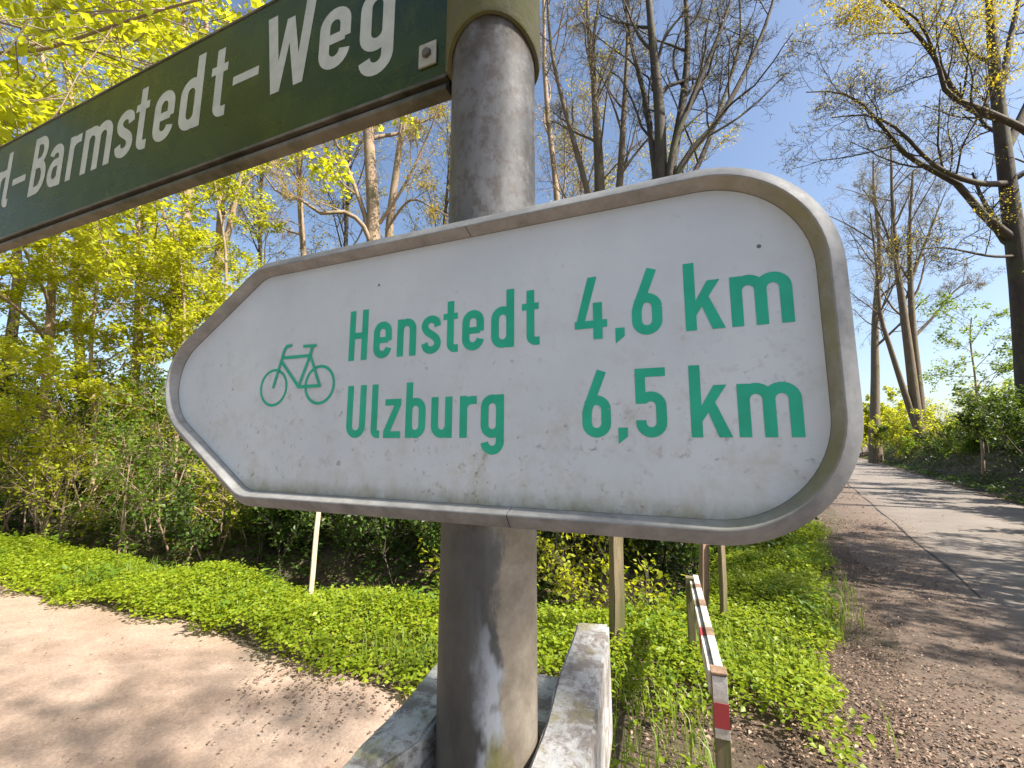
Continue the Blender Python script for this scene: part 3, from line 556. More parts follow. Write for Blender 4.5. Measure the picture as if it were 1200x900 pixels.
def kids(P, R, n, t0, t1, ang, asd, lr, rr, K, wobble, up, g, flat=0.0, lmin=0.0, lmax=99, parent_len=None):
    N, Kp, _ = P.shape; L0 = np.sum(np.linalg.norm(np.diff(P, axis=1), axis=2), axis=1) if parent_len is None else parent_len
    idx = np.repeat(np.arange(N), n); M_ = len(idx)
    t = t0 + (t1 - t0) * (np.tile(np.arange(n), N) + g.uniform(0, 1, M_)) / n
    f = np.clip(t * (Kp - 1), 0, Kp - 1.001); i = f.astype(int); w = (f - i)[:, None]
    pos = P[idx, i] * (1 - w) + P[idx, i + 1] * w; rad = R[idx, i] * (1 - w[:, 0]) + R[idx, i + 1] * w[:, 0]; T = nrm(P[idx, i + 1] - P[idx, i])
    v = g.normal(size=(M_, 3)); v[:, 2] *= (1 - flat); per = nrm(v - np.sum(v * T, -1, keepdims=True) * T); a = np.radians(g.normal(ang, asd, M_))[:, None]
    d = nrm(np.cos(a) * T + np.sin(a) * per); L = np.clip(L0[idx] * lr * g.uniform(0.65, 1.25, M_) * (1.15 - 0.65 * t), lmin, lmax)
    Q = np.empty((M_, K, 3)); Q[:, 0] = pos
    for k in range(1, K):
        d = nrm(d + g.normal(0, wobble, (M_, 3)) + np.array([0, 0, up])); Q[:, k] = Q[:, k - 1] + d * (L / (K - 1))[:, None]
    RR = np.maximum(rad * rr, 0.006 if Kp > 0 and far_twigs else 0.0035)[:, None] * np.linspace(1, 0.3, K)[None]
    return Q, RR
def resample(px_pts, K):
    p = np.asarray(px_pts, float); return smooth_curve(p, K)
def guide(pts, r0, r1, K=14, Y=None):
    """pts: list of (px, py, distance) -> limb polyline"""
    p = np.array([at(*q) for q in pts]); P = smooth_curve(p, K); return P[None], np.linspace(r0, r1, K)[None] ** 1.0
def leaves(pos, size, g, upbias=1.0, aspect=0.6, tdir=None, spread=0.7, fold=0.25):
    n = len(pos); nor = nrm(g.normal(0, spread, (n, 3)) + np.array([0, 0, upbias])); d = g.normal(size=(n, 3)) if tdir is None else tdir + g.normal(0, 0.6, (n, 3))
    d = nrm(d - np.sum(d * nor, -1, keepdims=True) * nor); s = np.cross(nor, d); L = (size * g.uniform(0.6, 1.3, n))[:, None]; W = L * aspect * 0.5
    c = pos + d * L * 0.45; lift = nor * L * fold * 0.5
    V = np.stack([pos, c + s * W + lift, pos + d * L, c - s * W + lift], 1).reshape(-1, 3); i = np.arange(n)[:, None] * 4
    return V, np.concatenate([i + [0, 2, 1], i + [0, 3, 2]])
def on_twigs(P, m, g, t0=0.25, jit=0.03):
    N, K, _ = P.shape; idx = np.repeat(np.arange(N), m); f = g.uniform(t0, 1, len(idx)) * (K - 1.001); i = f.astype(int); w = (f - i)[:, None]
    return P[idx, i] * (1 - w) + P[idx, i + 1] * w + g.normal(0, jit, (len(idx), 3)), nrm(P[idx, i + 1] - P[idx, i])
def tree(name, label, trunk, limbs, levels, bark, leaf=None, lsize=0.05, lper=0, lcat='tree', seed=1, group=None, sides=(10, 7, 5, 4, 3, 3), upb=0.8, asp=0.6, jit=0.03, origin=None, stemname='trunk', ltake=1):
    """trunk, limbs: lists of (P,R); levels: dicts for kids(); the twigs carry leaves"""
    g = np.random.default_rng(seed)
    o0 = trunk[0][0][0, 0] if origin is None else np.asarray(origin, float)
    root = tag(empty(name, tuple(o0)), label, lcat, group)
    for P, R in trunk:
        if stemname is None: tr = tubes(P, R, sides[0]); tag(mesh_obj('stems', tr[0] - o0, tr[1], bark, root, True), kind='stuff'); continue
        for q in range(len(P)): tr = tubes(P[q:q + 1], R[q:q + 1], sides[0]); mesh_obj(stemname, tr[0] - o0, tr[1], bark, root, True)
    for P, R in limbs: tr = tubes(P, R, sides[1]); mesh_obj('limb', tr[0] - o0, tr[1], bark, root, True)
    allP = list(trunk) + list(limbs); br = []; cur = allP; last = []
    for li, lv in enumerate(levels):
        nxt = []
        for P, R in cur:
            kw = dict(lv); only = kw.pop('src', None)
            nxt.append(kids(P, R, g=g, **kw))
        # limbs supplied by hand also branch at later levels
        br += [tubes(P, R, sides[min(li + 2, 5)]) for P, R in nxt]; last.append(nxt); cur = nxt
    b = merge(br); tag(mesh_obj('branches', b[0] - o0, b[1], bark, root, True), kind='stuff')
    if leaf and lper:
        Ps = []; Ds = []
        for nxt in last[-ltake:]:
            for P, R in nxt:
                p, d = on_twigs(P, lper, g, 0.2, jit); Ps.append(p); Ds.append(d)
        p = np.concatenate(Ps); d = np.concatenate(Ds); v, f = leaves(p, lsize, g, upb, asp, d); tag(mesh_obj('foliage', v - o0, f, leaf, root), kind='stuff')
    return root
def copy_tree(o, parent=None):
    c = o.copy(); C.objects.link(c); c.parent = parent
    for ch in o.children: copy_tree(ch, c)
    return c
def base_trunk(px, Y, ytop, r0, r1, K=12, lean=0.0):
    a = at(px, 500, Y); z0 = zf(a[0], a[1]) - 0.15; b = at(px + lean, ytop, Y); a = np.array([a[0], a[1], z0]); t = np.linspace(0, 1, K)[:, None]
    P = a + (b - a) * t; h = np.linspace(0, 1, K); q = np.random.default_rng(abs(int(px * 7))); L_ = np.linalg.norm(b - a); P[:, 0] += L_ * (0.018 * np.sin(h * q.uniform(3, 6) + q.uniform(0, 6)) + 0.007 * np.sin(h * 13 + q.uniform(0, 6))) * np.sqrt(h); P[:, 1] += L_ * 0.02 * np.sin(h * q.uniform(3, 6)) * h; R = np.linspace(r0, r1, K); R[0] *= 1.35; R[1] *= 1.1
    return P[None], R[None]

BARE = [dict(n=9, t0=0.22, t1=1.0, ang=36, asd=12, lr=0.42, rr=0.45, K=8, wobble=0.12, up=0.05, lmax=5.0),
        dict(n=8, t0=0.15, t1=1.0, ang=42, asd=14, lr=0.48, rr=0.45, K=7, wobble=0.17, up=0.03, lmax=2.6),
        dict(n=7, t0=0.15, t1=1.0, ang=45, asd=15, lr=0.55, rr=0.5, K=4, wobble=0.24, up=0.02, lmax=1.5),
        dict(n=5, t0=0.1, t1=1.0, ang=45, asd=18, lr=0.6, rr=0.55, K=3, wobble=0.34, up=0.02, lmin=0.2, lmax=0.9)]
def lv(*edits):
    out = [dict(d) for d in BARE]
    for i, kw in edits: out[i].update(kw)
    return out

# --- the big dark tree on the right-hand bank
Y = 12.6
tr = guide([(1212, 512, Y), (1204, 420, Y), (1197, 340, Y), (1189, 275, Y), (1179, 200, Y), (1171, 130, Y), (1164, 60, Y), (1158, -40, Y), (1148, -150, Y)], 0.32, 0.05, 18)
lim = [guide([(1190, 282, 12.6), (1152, 252, 12.4), (1122, 216, 12.2), (1085, 196, 12), (1058, 178, 11.8), (1036, 150, 11.6), (1010, 122, 11.4), (982, 108, 11.2), (945, 108, 11)], 0.125, 0.015),
       guide([(1182, 215, 12.6), (1150, 215, 12.2), (1118, 206, 11.9), (1090, 190, 11.7), (1050, 150, 11.4), (1015, 135, 11.2), (975, 138, 11)], 0.10, 0.015),
       guide([(1230, 175, 11.9), (1200, 152, 11.7), (1150, 128, 11.5), (1112, 112, 11.4), (1100, 80, 11.3), (1088, 45, 11.2), (1070, 18, 11), (1040, 2, 10.8)], 0.12, 0.015),
       guide([(1172, 140, 12.6), (1130, 122, 12.2), (1090, 60, 11.9), (1060, 25, 11.7), (1020, -10, 11.5), (980, -20, 11.3)], 0.10, 0.015),
       guide([(1176, 180, 12.6), (1210, 110, 12.8), (1240, 20, 13), (1260, -80, 13.2)], 0.15, 0.02), guide([(1170, 120, 12.6), (1185, 40, 12.9), (1200, -40, 13.1), (1190, -140, 13.3)], 0.11, 0.02),
       guide([(1192, 300, 12.6), (1160, 300, 12.2), (1100, 290, 11.8), (1050, 300, 11.4)], 0.05, 0.01), guide([(1195, 320, 12.6), (1240, 250, 12.4), (1300, 160, 12.2), (1370, 60, 12)], 0.16, 0.02)]
big = tree('bare_tree', 'tall dark tree with long bare limbs reaching left at the right edge', [tr], lim,
     [dict(n=9, t0=0.28, t1=1.0, ang=42, asd=13, lr=0.36, rr=0.42, K=8, wobble=0.14, up=0.03, lmax=3.0), dict(n=9, t0=0.15, t1=1.0, ang=42, asd=14, lr=0.5, rr=0.45, K=6, wobble=0.2, up=0.02, lmax=1.6),
      dict(n=5, t0=0.12, t1=1.0, ang=44, asd=16, lr=0.6, rr=0.5, K=4, wobble=0.28, up=0.02, lmin=0.25, lmax=0.9), dict(n=3, t0=0.2, t1=1.0, ang=45, asd=18, lr=0.6, rr=0.7, K=3, wobble=0.34, up=0.02, lmin=0.15, lmax=0.5)], M['bark_dark'], M['leaf_gold'], 0.05, 1, seed=11, jit=0.03)
# golden leaf tufts high in its crown
g = np.random.default_rng(5); cl = np.array([at(g.uniform(1010, 1210), g.uniform(-30, 40) + 30 * (g.random() < 0.3), g.uniform(10.6, 12.2)) for _ in range(60)] + [at(1000 + g.normal(0, 22), 22 + g.normal(0, 14), 11) for _ in range(26)] + [at(1155 + g.normal(0, 25), 80 + g.normal(0, 22), 11.8) for _ in range(16)])
pp = np.repeat(cl, 55, 0) + g.normal(0, 0.16, (len(cl) * 55, 3)) * [1.3, 1.3, 0.7]; v, f = leaves(pp, 0.075, g, 0.3, 0.6)
o0 = np.array(big.location); tag(mesh_obj('golden_foliage', v - o0, f, M['leaf_gold'], big), kind='stuff')

# --- multi-stemmed trees on the bank further along the road
Y = 24
st = [guide([(1078, 512, Y), (1072, 470, Y), (1066, 420, Y), (1058, 360, Y), (1050, 300, Y), (1046, 240, Y), (1044, 170, Y)], 0.27, 0.05), guide([(1082, 510, Y), (1076, 450, Y), (1070, 390, Y), (1067, 330, Y), (1066, 270, Y), (1070, 200, Y)], 0.24, 0.05),
      guide([(1075, 505, Y), (1060, 460, Y), (1044, 410, Y), (1032, 370, Y), (1028, 320, Y), (1020, 250, Y)], 0.17, 0.04)]
tree('multi_stem_tree', 'sunlit tree of three bare stems on the bank beyond the road', st, [guide([(1066, 400, Y), (1095, 370, Y), (1120, 340, Y), (1150, 325, Y)], 0.1, 0.02), guide([(1050, 300, Y), (1030, 250, Y), (1010, 220, Y)], 0.08, 0.02), guide([(1067, 330, Y), (1090, 270, Y), (1110, 220, Y)], 0.1, 0.02)],
     lv((0, dict(n=9, t0=0.38, lr=0.36)), (1, dict(n=7)), (2, dict(n=5)), (3, dict(n=3))), M['bark_grey'], M['bud'], 0.06, 1, seed=21)
tree('bare_tree', 'thick upright trunk standing close behind the right end of the white sign', [base_trunk(1022, 33, 190, 0.36, 0.06, lean=4)], [], lv((0, dict(n=14, t0=0.35, lr=0.3)), (3, dict(n=4))), M['bark_grey'], M['bud'], 0.08, 1, seed=22)
# --- trees in the middle, behind the signs
Y = 12
t0_ = base_trunk(777, Y, 262, 0.34, 0.27)
st = [guide([(777, 275, Y), (775, 215, Y), (773, 130, Y), (766, 60, Y), (757, -40, Y), (750, -140, Y)], 0.23, 0.03), guide([(778, 262, Y), (786, 200, 12.1), (800, 120, 12.3), (806, 50, 12.4), (802, -40, 12.5), (806, -120, 12.6)], 0.17, 0.03),
      guide([(779, 255, Y), (800, 190, 11.8), (842, 140, 11.6), (880, 70, 11.5), (905, 5, 11.4), (920, -70, 11.3)], 0.12, 0.02), guide([(776, 265, Y), (768, 200, 12.2), (757, 120, 12.5), (738, 40, 12.7), (728, -50, 12.8)], 0.13, 0.03),
      guide([(780, 250, Y), (790, 170, 11.7), (822, 90, 11.5), (850, 20, 11.3), (870, -50, 11.2)], 0.12, 0.02), guide([(776, 255, Y), (815, 200, 12.4), (850, 110, 12.8), (868, 40, 13), (862, -40, 13.2)], 0.10, 0.02)]
tree('multi_stem_tree', 'dark multi-stemmed bare tree fanning up above the top edge of the white sign', [t0_], st, lv((0, dict(n=9, t0=0.2, lr=0.3, ang=34)), (1, dict(n=6)), (2, dict(n=5)), (3, dict(n=4))), M['bark_dark'], M['bud'], 0.045, 1, seed=31)
Y = 13.5
st = [base_trunk(705, Y, -60, 0.18, 0.03), guide([(705, 260, Y), (703, 190, Y), (697, 110, Y), (690, 40, Y), (686, -60, Y)], 0.15, 0.03), guide([(712, 330, Y), (724, 240, Y), (730, 150, Y), (735, 60, Y), (738, -50, Y)], 0.16, 0.03), guide([(703, 280, Y), (682, 200, Y), (660, 120, Y), (645, 50, Y), (640, -40, Y)], 0.12, 0.03)]
tree('multi_stem_tree', 'slim brown multi-stemmed tree just right of the pole, with yellow buds', st[:1], st[1:], lv((0, dict(n=8, t0=0.2, lr=0.3)), (1, dict(n=6)), (2, dict(n=5)), (3, dict(n=4))), M['bark_grey'], M['leaf_gold'], 0.055, 1, seed=32)
tree('bare_tree', 'thin background trunk hugging the right side of the pole', [base_trunk(652, 18, -60, 0.22, 0.05, lean=-14)], [], lv((0, dict(n=12, lr=0.26)), (3, dict(n=4))), M['bark_tan'], M['bud'], 0.06, 1, seed=33)
# --- trees behind the left half of the white sign
Y = 13
st = [base_trunk(437, Y, 318, 0.30, 0.245), base_trunk(455, Y + .3, 318, 0.2, 0.155)]
lim = [guide([(437, 330, Y), (438, 260, Y), (434, 190, Y), (430, 120, Y), (432, 50, Y), (428, -50, Y), (430, -140, Y)], 0.24, 0.03), guide([(455, 330, Y + .3), (457, 260, Y + .2), (466, 190, Y), (474, 130, Y), (484, 60, Y), (492, -30, Y)], 0.15, 0.03),
       guide([(437, 292, Y), (424, 262, 12.6), (402, 248, 12.3), (376, 250, 12), (352, 233, 11.8), (326, 226, 11.6), (306, 200, 11.4), (288, 188, 11.2)], 0.085, 0.015), guide([(436, 280, Y), (420, 230, Y), (400, 180, Y), (388, 150, Y), (380, 90, Y)], 0.09, 0.02), guide([(452, 270, Y), (480, 235, 12.6), (510, 245, 12.2), (540, 262, 12)], 0.05, 0.01), guide([(445, 262, Y), (478, 210, 12.6), (505, 150, 12.3), (520, 110, 12.1)], 0.06, 0.012)]
tree('bare_tree', 'stout tan tree with a winding limb between the green and white signs', st, lim, lv((0, dict(n=7, t0=0.25, lr=0.34)), (1, dict(n=6)), (2, dict(n=5)), (3, dict(n=3))), M['bark_tan'], M['leaf_gold'], 0.06, 2, seed=41)
tree('bare_tree', 'thin straight trunk left of the stout tan tree', [base_trunk(354, 15, -60, 0.15, 0.04)], [], lv((0, dict(n=14, t0=0.35, lr=0.2)), (3, dict(n=4))), M['bark_tan'], M['bud'], 0.06, 1, seed=42)
Y = 12
lim = [guide([(222, 330, Y), (200, 270, Y), (180, 225, Y), (165, 190, Y)], 0.1, 0.02), guide([(246, 330, Y), (268, 270, Y), (284, 200, Y), (302, 160, Y), (312, 90, Y)], 0.11, 0.02)]
tree('twin_trunk_tree', 'pair of tall tan trunks rising behind the leaf canopy left of the white sign', [base_trunk(222, Y, -80, 0.16, 0.05, lean=-8), base_trunk(247, Y + .2, -80, 0.15, 0.05, lean=6)], lim, lv((0, dict(n=8, t0=0.4, lr=0.24)), (1, dict(n=5)), (2, dict(n=5)), (3, dict(n=4))), M['bark_tan'], M['leaf_lime'], 0.06, 1, seed=43)
tree('bare_tree', 'leaning brown trunk behind the foliage near the left edge', [base_trunk(118, 11, -60, 0.12, 0.05, lean=-55)], [], lv((0, dict(n=10, t0=0.35, lr=0.26)), (3, dict(n=4))), M['bark_tan'], M['leaf_lime'], 0.06, 1, seed=44)
tree('bare_tree', 'dark trunk at the far left edge of the wood', [base_trunk(14, 10.5, 120, 0.15, 0.05)], [], lv((0, dict(n=8, t0=0.4, lr=0.24)), (3, dict(n=4))), M['bark_dark'], M['leaf_green'], 0.06, 1, seed=45)
# --- leafy young maples on the left
LEAFY = [dict(n=13, t0=0.2, t1=1.0, ang=68, asd=12, lr=0.48, rr=0.45, K=8, wobble=0.1, up=0.01, lmax=3.6), dict(n=8, t0=0.15, t1=1.0, ang=48, asd=12, lr=0.45, rr=0.55, K=5, wobble=0.15, up=0.0, flat=0.75, lmax=1.5),
         dict(n=5, t0=0.15, t1=1.0, ang=45, asd=14, lr=0.5, rr=0.6, K=3, wobble=0.22, up=0.0, flat=0.7, lmin=0.25, lmax=0.7)]
def maple(px, Y, ytop, label, seed, r=0.09, limbs=(), n=15, lper=34, ls=0.07, lmax=3.6, t0=0.2, leaf='leaf_lime'):
    L = [dict(d) for d in LEAFY]; L[0].update(n=n, lmax=lmax, t0=t0)
    return tree('leafy_tree', label, [base_trunk(px, Y, ytop, r, 0.02, 14)], list(limbs), L, M['bark_tan'], M[leaf], ls, lper, seed=seed, upb=1.2, asp=0.85, jit=0.05)
maple(60, 8.6, -60, 'young maple with bright lime leaf layers left of the green sign', 51, 0.10, n=15)
maple(165, 9.4, 150, 'low maple with lime leaf sprays under the green sign', 52, 0.08, n=13, lmax=3.0)
maple(262, 10.2, 215, 'small maple with thin lime foliage touching the tip of the white sign', 53, 0.07, n=12, lper=22, lmax=2.4)
maple(-95, 6.6, -200, 'leafy maple at the left edge whose thin branches cross above the green sign', 54, 0.10, limbs=[guide([(-95, 70, 6.6), (0, 62, 4.6), (50, 58, 4.0), (110, 38, 3.5), (180, 14, 3.1), (262, -8, 2.8)], 0.035, 0.008), guide([(-95, 20, 6.6), (0, 26, 5.0), (60, 48, 4.5), (120, 62, 4.2), (190, 80, 4.0)], 0.025, 0.006)], n=14, lmax=2.6, lper=20, t0=0.35)

maple(-10, 7.9, 235, 'low lime maple in front of the dark trunk at the left edge', 55, 0.05, n=12, lmax=2.2, lper=30)
maple(120, 8.3, 265, 'bushy lime maple sapling in the leaf screen under the green sign', 56, 0.05, n=12, lmax=2.4, lper=30)
maple(215, 8.6, 300, 'lime maple sapling just left of the arrow tip', 57, 0.045, n=11, lmax=1.9, lper=26)
# --- understorey shrubs
SHRUB = [dict(n=7, t0=0.25, t1=1.0, ang=40, asd=14, lr=0.5, rr=0.6, K=5, wobble=0.16, up=0.02, lmax=1.4), dict(n=6, t0=0.15, t1=1.0, ang=45, asd=15, lr=0.5, rr=0.6, K=3, wobble=0.24, up=0.0, lmin=0.12, lmax=0.6)]
def shrub(name, label, x, y, h, stems, leaf, lsize, lper, seed, bark='bark_tan', spread=0.35, r=0.018, group=None, n1=7, cat='shrub', wide=0.25, stemname='stem'):
    g = np.random.default_rng(seed); K = 8; base = np.stack([x + g.normal(0, wide, stems), y + g.normal(0, wide, stems)], -1); z = zfun(base[:, 0], base[:, 1]) - 0.05
    d = nrm(np.stack([g.normal(0, spread, stems), g.normal(0, spread, stems), np.ones(stems)], -1)); P = np.empty((stems, K, 3)); P[:, 0] = np.column_stack([base, z]); L = h * g.uniform(0.65, 1.1, stems)
    for k in range(1, K): d = nrm(d + g.normal(0, 0.09, d.shape)); P[:, k] = P[:, k - 1] + d * (L / (K - 1))[:, None]
    R = r * g.uniform(0.6, 1.3, stems)[:, None] * np.linspace(1, 0.3, K)[None]; S = [dict(q) for q in SHRUB]; S[0]['n'] = n1
    return tree(name, label, [(P, R)], [], S, M[bark], M[leaf], lsize, lper, cat, seed, group, sides=(5, 4, 3, 3), upb=0.9, asp=0.7, jit=0.04, origin=(x, y, zf(x, y)), ltake=2, stemname=stemname)
def gx_(px, Y): return (px - 600) / 505 * Y
HZ = 'young shrubs along the ditch'
for k, (px, Y, h, ns, lf, lp) in enumerate([(-40, 8.6, 2.6, 9, 'leaf_lime', 3), (35, 8.3, 2.4, 10, 'leaf_green', 3), (105, 7.9, 2.3, 10, 'leaf_lime', 3), (165, 7.6, 2.2, 9, 'leaf_green', 3), (225, 7.3, 2.0, 9, 'leaf_green', 3), (285, 6.9, 1.7, 8, 'leaf_lime', 2), (345, 6.8, 1.2, 6, 'leaf_green', 3)]):
    lab = ['stemmy lime shrub cut by the left edge of the picture', 'stemmy green shrub behind the ditch near the left edge', 'stemmy lime shrub behind the dark ditch, second from the left edge', 'stemmy green shrub behind the ditch midway to the white sign',
           'bushy green shrub beside the ditch below the arrow tip of the sign', 'lime shrub with bare pale stems under the arrow tip', 'low green shrub behind the pale marker stake'][k]
    shrub('hedge_shrub', lab, gx_(px, Y - 0.35), Y - 0.35, h, ns, lf, 0.055, lp * 3, 60 + k, spread=0.3, r=0.02, group=HZ, wide=0.35)
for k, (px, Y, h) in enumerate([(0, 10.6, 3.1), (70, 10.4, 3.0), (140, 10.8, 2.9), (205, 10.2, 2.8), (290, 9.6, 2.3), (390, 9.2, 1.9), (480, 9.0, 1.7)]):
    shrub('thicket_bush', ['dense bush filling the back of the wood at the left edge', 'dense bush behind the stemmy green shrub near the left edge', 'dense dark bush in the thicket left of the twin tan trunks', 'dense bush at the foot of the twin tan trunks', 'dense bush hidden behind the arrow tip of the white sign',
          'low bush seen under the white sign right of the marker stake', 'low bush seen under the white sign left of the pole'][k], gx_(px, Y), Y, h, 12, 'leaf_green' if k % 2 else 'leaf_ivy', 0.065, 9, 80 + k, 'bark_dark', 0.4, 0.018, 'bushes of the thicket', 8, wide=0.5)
shrub('hazel_bush', 'small-leaved bush with yellow-green sprays between pole and wooden post', 0.72, 4.75, 1.2, 8, 'leaf_lime', 0.055, 4, 101, 'bark_dark', 0.55, 0.012, None, 9, wide=0.25)
shrub('hazel_bush', 'small-leaved bush with yellow-green sprays just left of the pole', -0.55, 5.15, 1.05, 6, 'leaf_lime', 0.055, 4, 102, 'bark_dark', 0.5, 0.012, None, 8, wide=0.2)
shrub('hazel_bush', 'shaded green bush behind the split stakes', 2.0, 6.3, 1.3, 8, 'leaf_green', 0.06, 4, 103, 'bark_dark', 0.5, 0.012, None, 9, wide=0.3)
shrub('hazel_bush', 'shaded green bush between the wooden post and the split stakes', 1.3, 6.0, 1.2, 8, 'leaf_ivy', 0.06, 4, 104, 'bark_dark', 0.5, 0.012, None, 9, wide=0.35)
shrub('hazel_bush', 'shaded bush behind the verge where it meets the leaf-strewn roadside', 4.2, 10.2, 1.2, 10, 'leaf_green', 0.07, 4, 105, 'bark_dark', 0.5, 0.012, None, 8, wide=0.6)
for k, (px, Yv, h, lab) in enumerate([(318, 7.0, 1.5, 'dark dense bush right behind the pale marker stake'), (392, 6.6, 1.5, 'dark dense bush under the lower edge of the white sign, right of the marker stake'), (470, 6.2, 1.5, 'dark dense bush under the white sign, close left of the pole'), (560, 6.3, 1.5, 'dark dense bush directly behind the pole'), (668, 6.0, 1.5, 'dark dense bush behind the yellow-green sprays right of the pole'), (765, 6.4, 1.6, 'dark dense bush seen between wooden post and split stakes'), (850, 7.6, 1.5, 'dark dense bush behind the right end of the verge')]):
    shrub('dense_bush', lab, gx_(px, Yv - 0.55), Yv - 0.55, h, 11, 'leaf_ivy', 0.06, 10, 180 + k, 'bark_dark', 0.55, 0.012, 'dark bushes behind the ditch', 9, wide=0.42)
# right-hand bank
def bank_xy(alv, off):
    e = 4.2 + 0.022 * min(max(alv - 12, 0), 60); p = RD * alv + RN * (e + off); return float(p[0]), float(p[1])
protos = []
for k, (alv, off, h, lf, ls) in enumerate([(19.5, 2.1, 1.0, 'leaf_ivy', 0.08), (22.5, 2.3, 1.2, 'leaf_ivy', 0.08), (26, 1.9, 1.1, 'leaf_green', 0.09)]):
    x, y = bank_xy(alv, off); protos.append(shrub('bank_shrub', 'low shrub in the dark hedge on top of the roadside bank', x, y, h, 12, lf, ls * 0.9, 8, 110 + k, 'bark_dark', 0.5, 0.014, 'shrubs of the bank hedge', 9, wide=0.7, stemname=None))
g = np.random.default_rng(3)
for k, alv in enumerate([5, 8, 11, 14, 16.8, 18, 21, 24.2, 28, 30, 33, 36, 40, 44, 48, 53]):
    x, y = bank_xy(alv, 1.9 + g.uniform(0, 0.9)); o = copy_tree(protos[k % 3]); o.location = (x, y, zf(x, y)); o.rotation_euler = (0, 0, g.uniform(0, 6)); s = g.uniform(1.1, 1.6); o.scale = (s, s, s)
maple(1142, 15.2, 372, 'thin green sapling on the bank left of the big dark tree', 121, 0.05, n=12, lper=9, ls=0.08, lmax=1.7, t0=0.3, leaf='leaf_green')
x, y = at(1040, 500, 29)[:2]; x += 1.0
shrub('sunlit_bush', 'glowing yellow-green bush at the foot of the three-stemmed tree', x, y, 3.0, 14, 'leaf_lime', 0.11, 9, 131, 'bark_tan', 0.4, 0.02, None, 9, wide=0.9)
shrub('sunlit_bush', 'yellow-green bush right of the three-stemmed tree', *bank_xy(27.5, 2.6), 2.6, 12, 'leaf_lime', 0.10, 8, 132, 'bark_tan', 0.4, 0.02, None, 9, wide=0.7)
for k, (px, Yv, h) in enumerate([(1012, 46, 5.5), (1040, 50, 5.0), (985, 52, 6)]):
    shrub('roadside_bush', ['tall lime bush closing the view at the far end of the road', 'lime bush at the far road bend left of the three-stemmed tree', 'tall bush beyond the road hidden by the white sign'][k], gx_(px, Yv), Yv, h, 16, 'leaf_lime', 0.22, 16, 140 + k, 'bark_tan', 0.35, 0.03, None, 9, wide=1.4)
# trees along the bank beyond the right edge of the picture, whose branches dapple the road and path
def far_tree(x, y, h, label, seed, leaf='bud', n=14, t0=0.25, r0=0.3):
    K = 12; t = np.linspace(0, 1, K)[:, None]; P = np.array([x, y, zf(x, y) - .2]) + t * np.array([-0.04 * h, 0.0, h]); P[:, 0] += 0.12 * np.sin(np.linspace(0, 5, K) + seed)
    return tree('bare_tree', label, [(P[None], np.linspace(r0, 0.04, K)[None])], [], lv((0, dict(n=n, t0=t0, lr=0.36)), (3, dict(n=3))), M['bark_dark'], M[leaf], 0.10, 2, seed=seed, jit=0.08)
shade = far_tree(*bank_xy(1.0, 2.6), 15, 'tall bare tree on the bank beside the camera', 151, 'leaf_gold', t0=0.4, r0=0.16)
for alv, off, sc_k, lab in ((14.6, 3.4, 0.85, 'bare tree on the bank behind the big dark tree'),):
    o = copy_tree(shade); o['label'] = lab; x, y = bank_xy(alv, off); o.location = (x, y, zf(x, y) - 0.2); o.rotation_euler = (0, 0, alv); o.scale = (sc_k,) * 3
for px, Yv, rz, sc_k, lab in ((300, 17, 0.4, 0.95, 'faint bare tree far behind the gap between the two signs, left of the winding limb'), (395, 19, 1.7, 1.1, 'faint bare tree behind the winding limb'), (500, 17.5, 2.9, 1.0, 'faint bare tree close left of the pole behind the stout tan tree'), (680, 19, 4.1, 1.1, 'faint bare tree behind the slim brown multi-stemmed tree'), (835, 21, 5.2, 1.1, 'faint bare tree behind the dark multi-stemmed tree'), (150, 16, 0.9, 0.95, 'faint bare tree behind the maples under the green sign')):
    o = copy_tree(shade); o['label'] = lab; x, y = gx_(px, Yv), Yv; o.location = (x, y, zf(x, y) - 0.2); o.rotation_euler = (0, 0, rz); o.scale = (sc_k,) * 3
K = 12; t = np.linspace(0, 1, K)[:, None]; L = [dict(d) for d in LEAFY]; L[0].update(n=20, lmax=4.0, t0=0.12); L[2].update(n=6)
side = tree('leafy_tree', 'leafy maple left of the path, outside the picture', [((np.array([-9.5, -0.5, -0.2]) + t * np.array([0.1, 0.0, 9.5]))[None], np.linspace(0.2, 0.03, K)[None])], [], L, M['bark_tan'], M['leaf_lime'], 0.12, 12, seed=160, upb=0.8, asp=0.85, jit=0.1)
for x, y, rz, lab in ((-8.0, -4.5, 2.0, 'leafy maple behind the camera on the left'), (-12.5, 3.2, 4.0, 'leafy maple beside the path beyond the left edge')):
    o = copy_tree(side); o['label'] = lab; o.location = (x, y, -0.2); o.rotation_euler = (0, 0, rz)
for alv, off, rz, sc_k, lab in ((6.9, 1.5, 1.0, 0.72, 'unseen leafy tree added on the bank to shade the leaf-strewn roadside'), (8.9, 2.4, 3.1, 0.55, 'unseen leafy tree added on the bank before the big dark tree to dapple the road')):  # copies added out of view to cast shade on the roadside
    o = copy_tree(side); o['label'] = lab; x, y = bank_xy(alv, off); o.location = (x, y, zf(x, y) - 0.2); o.rotation_euler = (0, 0, rz); o.scale = (sc_k,) * 3

